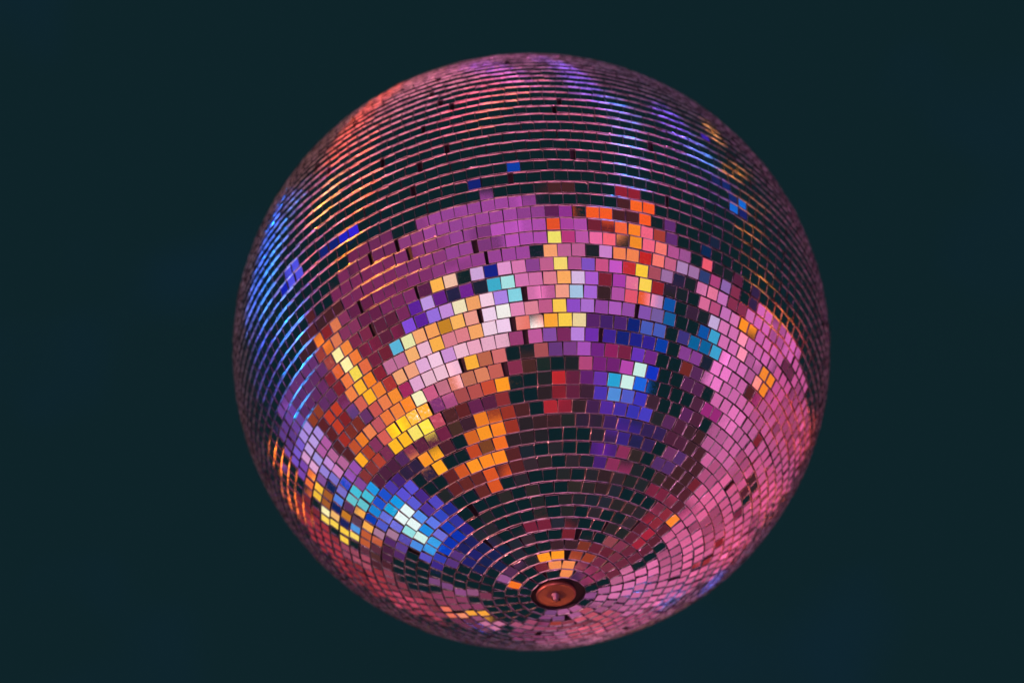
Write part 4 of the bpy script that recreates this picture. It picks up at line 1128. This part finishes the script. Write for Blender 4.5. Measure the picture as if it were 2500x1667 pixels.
# spots added to colour the rims and cap, unseen in the tiles: position, aimed-at point, cone (deg), power (W), colour
SPOTS = """
-3.38 -1.58 -0.77 -0.106 -0.451 3.013 7.1 1595 1.000 0.228 0.296
2.97 -2.70 -0.52 0.056 -0.480 3.073 5.4 1065 1.000 0.187 0.616
-3.36 1.52 -0.72 -0.353 -0.300 3.011 2.3 954 0.064 0.084 1.000
-1.59 0.59 1.23 -0.386 -0.311 3.135 1.6 1166 0.001 0.140 1.000
-1.59 0.59 1.23 -0.371 -0.311 3.074 1.5 1883 0.001 0.278 1.000
-1.59 0.59 1.23 -0.344 -0.314 3.019 1.4 1841 0.001 0.278 1.000
-1.59 0.59 1.23 -0.329 -0.300 2.972 1.4 1789 0.001 0.278 1.000
-1.59 0.59 1.23 -0.313 -0.281 2.930 1.4 1744 0.001 0.278 1.000
-1.59 0.59 1.23 -0.327 -0.236 2.904 1.5 1678 0.001 0.296 1.000
-3.38 -1.58 -0.77 -0.264 -0.421 3.145 1.7 750 1.000 0.156 0.007
-1.57 -0.86 1.25 -0.238 -0.438 3.245 1.8 912 1.000 0.061 0.005
-1.57 -0.86 1.25 -0.263 -0.418 3.120 1.4 2324 1.000 0.402 0.000
-1.57 -0.86 1.25 -0.207 -0.443 3.094 1.5 1337 1.000 0.156 0.000
-1.57 -0.86 1.25 -0.231 -0.406 3.023 1.5 2213 1.000 0.305 0.000
-1.57 -0.86 1.25 -0.189 -0.395 2.959 1.9 1860 1.000 0.262 0.003
-1.57 -0.86 1.25 -0.145 -0.415 2.961 1.9 793 1.000 0.262 0.045
1.39 -1.32 1.34 -0.024 -0.482 3.331 1.5 438 0.426 0.063 1.000
-1.57 -0.86 1.25 0.038 -0.485 3.317 1.5 646 1.000 0.032 0.061
1.39 -1.32 1.34 0.168 -0.470 3.175 1.5 830 0.001 0.260 1.000
1.39 -1.32 1.34 0.167 -0.462 3.108 1.4 1418 0.001 0.278 1.000
1.39 -1.32 1.34 0.166 -0.447 3.050 1.5 1372 0.001 0.278 1.000
1.39 -1.32 1.34 0.129 -0.483 3.214 1.4 888 0.102 0.102 1.000
-1.57 -0.86 1.25 0.030 -0.498 3.228 1.3 1015 1.000 0.223 0.021
1.39 -1.32 1.34 0.243 -0.437 3.186 1.5 1012 0.188 0.102 1.000
1.39 -1.32 1.34 0.270 -0.416 3.136 1.5 775 0.107 0.234 1.000
2.97 -2.70 -0.52 0.260 -0.411 3.083 2.0 479 0.385 0.129 1.000
-0.35 -2.23 1.73 0.339 -0.349 3.084 1.3 222 1.000 0.305 0.007
-0.35 -2.23 1.73 0.325 -0.318 2.993 1.3 162 1.000 0.262 0.003
-0.35 -2.23 1.73 0.354 -0.246 2.947 1.3 426 1.000 0.262 0.003
-0.35 -2.23 1.73 0.337 -0.250 2.929 2.2 893 1.000 0.061 0.032
-0.35 -2.23 1.73 0.356 -0.117 2.868 2.4 958 1.000 0.061 0.032
-0.35 -2.23 1.73 0.311 -0.037 2.810 2.1 784 1.000 0.102 0.032
-0.35 -2.23 1.73 0.266 0.040 2.778 2.0 811 1.000 0.045 0.045
-0.77 -0.26 0.68 -0.380 -0.120 2.898 1.7 2762 1.000 0.188 0.007
-0.77 -0.26 0.68 -0.371 -0.057 2.870 1.8 1807 1.000 0.156 0.007
0.52 3.13 -1.11 -0.004 -0.012 2.700 1.6 115 1.000 0.270 0.139
-4.99 -1.59 1.93 -0.025 -0.170 2.731 5.1 1829 1.000 0.247 0.269
-0.76 -4.58 0.27 0.090 -0.167 2.737 5.8 593 1.000 0.229 0.592
1.39 -1.32 1.34 0.239 0.135 2.782 1.3 821 0.001 0.140 1.000
1.39 -1.32 1.34 0.168 0.103 2.741 1.3 815 0.001 0.223 1.000
1.39 -1.32 1.34 0.116 0.033 2.715 1.1 532 0.001 0.260 1.000
0.24 1.34 1.03 -0.116 0.097 2.723 1.6 301 0.001 0.097 1.000
-1.59 0.59 1.23 -0.359 -0.337 3.116 1.0 910 0.001 0.260 1.000
-1.59 0.59 1.23 -0.414 -0.257 3.088 1.0 1314 0.102 0.188 1.000
-1.59 0.59 1.23 -0.387 -0.262 3.023 1.0 689 0.001 0.140 1.000
-1.59 0.59 1.23 -0.345 -0.260 2.949 1.0 802 0.001 0.278 1.000
1.39 -1.32 1.34 0.137 -0.446 3.019 1.0 792 0.001 0.278 1.000
1.39 -1.32 1.34 0.121 -0.436 2.988 1.0 654 0.001 0.296 1.000
-1.57 -0.86 1.25 -0.284 -0.403 3.114 1.0 1271 1.000 0.223 0.000
-1.57 -0.86 1.25 -0.291 -0.373 3.039 1.0 966 1.000 0.127 0.000
-1.57 -0.86 1.25 -0.198 -0.459 3.192 1.0 1107 1.000 0.102 0.013
1.39 -1.32 1.34 0.287 -0.403 3.130 1.0 539 0.001 0.376 1.000
1.39 -1.32 1.34 0.313 -0.390 3.212 1.0 786 1.000 0.352 0.045
1.39 -1.32 1.34 0.112 -0.480 3.283 1.0 830 0.163 0.084 1.000
-0.35 -2.23 1.73 0.325 -0.374 3.134 1.0 834 1.000 0.352 0.007
-0.35 -2.23 1.73 0.327 -0.338 3.032 1.0 679 1.000 0.305 0.007
-0.35 -2.23 1.73 0.334 -0.295 2.973 1.0 819 1.000 0.352 0.007
-0.35 -2.23 1.73 0.350 -0.249 2.944 1.0 837 1.000 0.352 0.007
"""
def add_spots():
    for ln in SPOTS.strip().splitlines():
        x, y, z, tx, ty, tz, cone, pw, r, g, b = [float(v) for v in ln.split()]
        ld = bpy.data.lights.new("tint_spot", 'SPOT')
        ld.energy = pw; ld.color = (r, g, b); ld.spot_size = math.radians(cone); ld.spot_blend = .9; ld.shadow_soft_size = .05 if cone > 3 else .008
        o = bpy.data.objects.new("tint_spot", ld); sc.collection.objects.link(o)
        o.location = (x, y, z)
        o.rotation_euler = (Vector((tx, ty, tz)) - Vector((x, y, z))).to_track_quat('-Z', 'Y').to_euler()
add_spots()

# ---------------- materials ----------------
def mat(name):
    m = bpy.data.materials.new(name); m.use_nodes = True
    return m, m.node_tree, m.node_tree.nodes["Principled BSDF"]
def mirror_material():
    m, nt, p = mat("mirror_glass")
    p.inputs["Metallic"].default_value = 1.0
    geo = nt.nodes.new("ShaderNodeNewGeometry")
    tc = nt.nodes.new("ShaderNodeTexCoord")
    n1 = nt.nodes.new("ShaderNodeTexNoise"); n1.inputs["Scale"].default_value = 260.0; n1.inputs["Detail"].default_value = 5.0
    nt.links.new(tc.outputs["Object"], n1.inputs["Vector"])
    mr = nt.nodes.new("ShaderNodeMapRange"); mr.inputs["From Min"].default_value = .35; mr.inputs["From Max"].default_value = .75
    mr.inputs["To Min"].default_value = .012; mr.inputs["To Max"].default_value = .08
    nt.links.new(n1.outputs["Fac"], mr.inputs["Value"]); nt.links.new(mr.outputs["Result"], p.inputs["Roughness"])
    n2 = nt.nodes.new("ShaderNodeTexNoise"); n2.inputs["Scale"].default_value = 900.0; n2.inputs["Detail"].default_value = 3.0
    nt.links.new(tc.outputs["Object"], n2.inputs["Vector"])
    m2 = nt.nodes.new("ShaderNodeMapRange"); m2.inputs["From Min"].default_value = .3; m2.inputs["From Max"].default_value = .7
    m2.inputs["To Min"].default_value = .84; m2.inputs["To Max"].default_value = .96
    nt.links.new(n2.outputs["Fac"], m2.inputs["Value"])
    cb = nt.nodes.new("ShaderNodeCombineColor")
    for k in range(3): nt.links.new(m2.outputs["Result"], cb.inputs[k])
    nt.links.new(cb.outputs["Color"], p.inputs["Base Color"])
    return m
def edge_material(name, col, metal, rough):
    m, nt, p = mat(name)
    tc = nt.nodes.new("ShaderNodeTexCoord")
    n = nt.nodes.new("ShaderNodeTexNoise"); n.inputs["Scale"].default_value = 70.0; n.inputs["Detail"].default_value = 2.0
    nt.links.new(tc.outputs["Object"], n.inputs["Vector"])
    r = nt.nodes.new("ShaderNodeValToRGB")
    r.color_ramp.elements[0].position = .36; r.color_ramp.elements[0].color = (col[0]*.38, col[1]*.38, col[2]*.38, 1)
    r.color_ramp.elements[1].position = .60; r.color_ramp.elements[1].color = (*col, 1)
    nt.links.new(n.outputs["Fac"], r.inputs["Fac"]); nt.links.new(r.outputs["Color"], p.inputs["Base Color"])
    n3 = nt.nodes.new("ShaderNodeTexNoise"); n3.inputs["Scale"].default_value = 130.0; n3.inputs["Detail"].default_value = 3.0
    nt.links.new(tc.outputs["Object"], n3.inputs["Vector"])
    b = nt.nodes.new("ShaderNodeBump"); b.inputs["Strength"].default_value = .8; b.inputs["Distance"].default_value = .0035
    nt.links.new(n3.outputs["Fac"], b.inputs["Height"]); nt.links.new(b.outputs["Normal"], p.inputs["Normal"])
    p.inputs["Metallic"].default_value = metal
    p.inputs["Roughness"].default_value = rough
    return m
def plain(name, col, metal, rough, bump=0.0, scale=60.0):
    m, nt, p = mat(name)
    tc = nt.nodes.new("ShaderNodeTexCoord")
    n = nt.nodes.new("ShaderNodeTexNoise"); n.inputs["Scale"].default_value = scale; n.inputs["Detail"].default_value = 6.0
    nt.links.new(tc.outputs["Object"], n.inputs["Vector"])
    r = nt.nodes.new("ShaderNodeValToRGB")
    r.color_ramp.elements[0].position = .3; r.color_ramp.elements[0].color = (col[0]*.7, col[1]*.7, col[2]*.7, 1)
    r.color_ramp.elements[1].position = .7; r.color_ramp.elements[1].color = (*col, 1)
    nt.links.new(n.outputs["Fac"], r.inputs["Fac"]); nt.links.new(r.outputs["Color"], p.inputs["Base Color"])
    p.inputs["Metallic"].default_value = metal; p.inputs["Roughness"].default_value = rough
    if bump:
        b = nt.nodes.new("ShaderNodeBump"); b.inputs["Strength"].default_value = bump; b.inputs["Distance"].default_value = .001
        nt.links.new(n.outputs["Fac"], b.inputs["Height"]); nt.links.new(b.outputs["Normal"], p.inputs["Normal"])
    return m
M_MIRROR = mirror_material()
M_EDGE = edge_material('ground_glass_edge', (.90, .92, .90), .4, .22)
M_CORE = plain("black_glue_and_core", (.012, .012, .013), 0.0, .7, .4)
M_SIDE = edge_material('dimmed_glass_side', (.62, .62, .64), .93, .27)  # same cut glass; the dimmer light on side seams is put into its colour
M_BACK = plain("blackened_tile_side", (.035, .03, .035), 0.0, .6)
M_CAP = plain("copper_coloured_cap", (.40, .20, .12), .8, .42, .15, 40)
M_STUD = plain("steel_stud", (.34, .26, .28), .8, .48, .1, 80)
M_DARK = plain("hole_shade", (.01, .01, .01), 0.0, .8)  # black stands in for the shade inside the cap's hole

# ---------------- the ball ----------------
S = PITCH*R                  # pitch of the tiles
HALF = S*0.478               # half height of a tile
HALF_E = S*0.985*0.491       # half width
RIM = S*0.011                # thickness of the ground rim
LIP = S*0.058                # how far the rim stands over the silvering
TH = S*0.16
ball = bpy.data.objects.new("mirror_ball", None)
sc.collection.objects.link(ball)
ball.location = CEN
ball.empty_display_size = .1
ball["label"] = "mirrored disco ball of small square tiles hanging in the dark, reflecting pink, orange and blue"
ball["category"] = "disco ball"
def child(name, mesh):
    o = bpy.data.objects.new(name, mesh); sc.collection.objects.link(o); o.parent = ball
    return o
# core
bm = bmesh.new()
bmesh.ops.create_uvsphere(bm, u_segments=96, v_segments=48, radius=R - TH*.8)
me = bpy.data.meshes.new("core"); bm.to_mesh(me); bm.free(); me.materials.append(M_CORE)
for p in me.polygons: p.use_smooth = True
child("core", me)

def tile_geo(variant):
    """a square mirror set in its ground-glass rim; some have a corner nipped off or a chipped edge"""
    h = HALF; g = HALF_E
    if variant == 0: o = [(-g, -h), (g, -h), (g, h), (-g, h)]
    elif variant == 1: o = [(-g, -h), (g, -h), (g, h*.72), (g*.72, h), (-g, h)]
    elif variant == 2: o = [(-g, -h), (g, -h), (g, h), (-g*.8, h), (-g, h*.84)]
    elif variant == 3: o = [(-g, -h*.97), (g, -h), (g*.96, h), (-g, h)]
    elif variant == 4: o = [(-g*.82, -h), (g, -h), (g, h), (-g, h*.98), (-g, -h*.8)]
    else: o = [(-g, -h*.96), (-g*.2, -h), (g, -h), (g*.98, h), (g*.1, h*.975), (-g*.97, h)]
    k = len(o)
    def inset(d):
        ins = []
        for i in range(k):
            a = Vector(o[i-1]); b = Vector(o[i]); c = Vector(o[(i+1) % k])
            d1 = (b-a).normalized(); d2 = (c-b).normalized()
            n1 = Vector((-d1.y, d1.x)); n2 = Vector((-d2.y, d2.x))
            bis = (n1+n2); bis = bis/(bis.dot(n1))
            ins.append(b + bis*d)
        return ins
    v = [(p.x, p.y, 0.0) for p in inset(RIM*1.15)] + [(p.x, p.y, LIP) for p in inset(RIM)] + [(x, y, LIP*.8) for x, y in o] + [(x, y, -TH) for x, y in o]
    f = [(tuple(range(k)), 0)]
    for i in range(k):
        j = (i+1) % k
        for q in range(3): f.append((((q+1)*k+i, (q+1)*k+j, q*k+j, q*k+i), (2 if q == 2 else (3 if abs(o[j][0]-o[i][0]) < abs(o[j][1]-o[i][1]) else 1))))
    return v, f
NV = 6
GEO_T = [tile_geo(i) for i in range(NV)]
def pick(t):
    r = t[8]
    if r < .72: return 0
    if r < .75: return 1
    if r < .78: return 2
    if r < .87: return 3
    if r < .89: return 4
    return 5
MESH_T = []
for v, f in GEO_T:
    me = bpy.data.meshes.new("mirror_tile"); me.from_pydata(v, [], [q[0] for q in f]); me.materials.append(M_MIRROR); me.materials.append(M_EDGE); me.materials.append(M_BACK); me.materials.append(M_SIDE)
    for p, q in zip(me.polygons, f): p.material_index = q[1]
    me.update(); MESH_T.append(me)
def tile_matrix(t):
    p, e, s, n = tile_frame(t)
    q = t[7]; pos = vmul(p, R + t[9]*1.0)
    return Matrix(((e[0]*q, s[0]*q, n[0], pos[0]), (e[1]*q, s[1]*q, n[1], pos[1]), (e[2]*q, s[2]*q, n[2], pos[2]), (0, 0, 0, 1)))
tiles = tile_table()
def shown(t):
    p = tile_frame(t)[0]; o = vadd(CEN, vmul(p, R)); v = vadd(CAM, vmul(o, -1)); d = math.sqrt(vdot(v, v))
    return vdot(v, p)/d/(d*d)
order = sorted(range(len(tiles)), key=lambda i: -shown(tiles[i]))
first = order[:300]; rest = order[300:]
for i in first:
    o = child("mirror_tile", MESH_T[pick(tiles[i])]); o.matrix_local = tile_matrix(tiles[i])
V = []; F = []; MI = []
for i in rest:
    v, f = GEO_T[pick(tiles[i])]; m = tile_matrix(tiles[i]); b = len(V)
    V.extend(tuple(m @ Vector(x)) for x in v)
    for q, mi in f: F.append(tuple(b+a for a in q)); MI.append(mi)
me = bpy.data.meshes.new("mirror_tiles"); me.from_pydata(V, [], F); me.materials.append(M_MIRROR); me.materials.append(M_EDGE); me.materials.append(M_BACK); me.materials.append(M_SIDE)
me.polygons.foreach_set("material_index", MI); me.update()
o = child("mirror_tiles", me); o["kind"] = "stuff"

# bottom cap: a pressed metal disc with a rolled lip, a stud and a black disc for a small hole
def lathe(name, prof, m, seg=64, parent=ball, cx=0.0, cy=0.0):
    v = []; f = []
    for r, z in prof:
        for i in range(seg):
            a = 2*math.pi*i/seg; v.append((cx + r*math.cos(a), cy + r*math.sin(a), z))
    n = len(prof)
    for k in range(n-1):
        for i in range(seg):
            j = (i+1) % seg; f.append((k*seg+i, k*seg+j, (k+1)*seg+j, (k+1)*seg+i))
    me = bpy.data.meshes.new(name); me.from_pydata(v, [], f); me.materials.append(m)
    for p in me.polygons: p.use_smooth = True
    me.update()
    o = bpy.data.objects.new(name, me); sc.collection.objects.link(o); o.parent = parent
    return o
CR = R*0.0560
cap = lathe("bottom_cap", [(.0001, -R-.0030), (CR*.25, -R-.0028), (CR*.30, -R-.0040), (CR*.55, -R-.0052), (CR*.85, -R-.0044), (CR*.95, -R-.0050), (CR, -R-.0034), (CR*1.0, -R-.001), (CR*.9, -R+.004)], M_CAP)
cap.location = (-.0030, -.0052, 0)
lathe("stud", [(.0001, -R-.0125), (CR*.10, -R-.0125), (CR*.13, -R-.0115), (CR*.135, -R-.0065), (CR*.19, -R-.0060), (CR*.20, -R-.0035)], M_STUD, 24, cap, -CR*.04, -CR*.02)
lathe("hole", [(.0001, -R-.0056), (CR*.085, -R-.0057), (CR*.10, -R-.0045)], M_DARK, 20, cap, CR*.10, CR*.36)
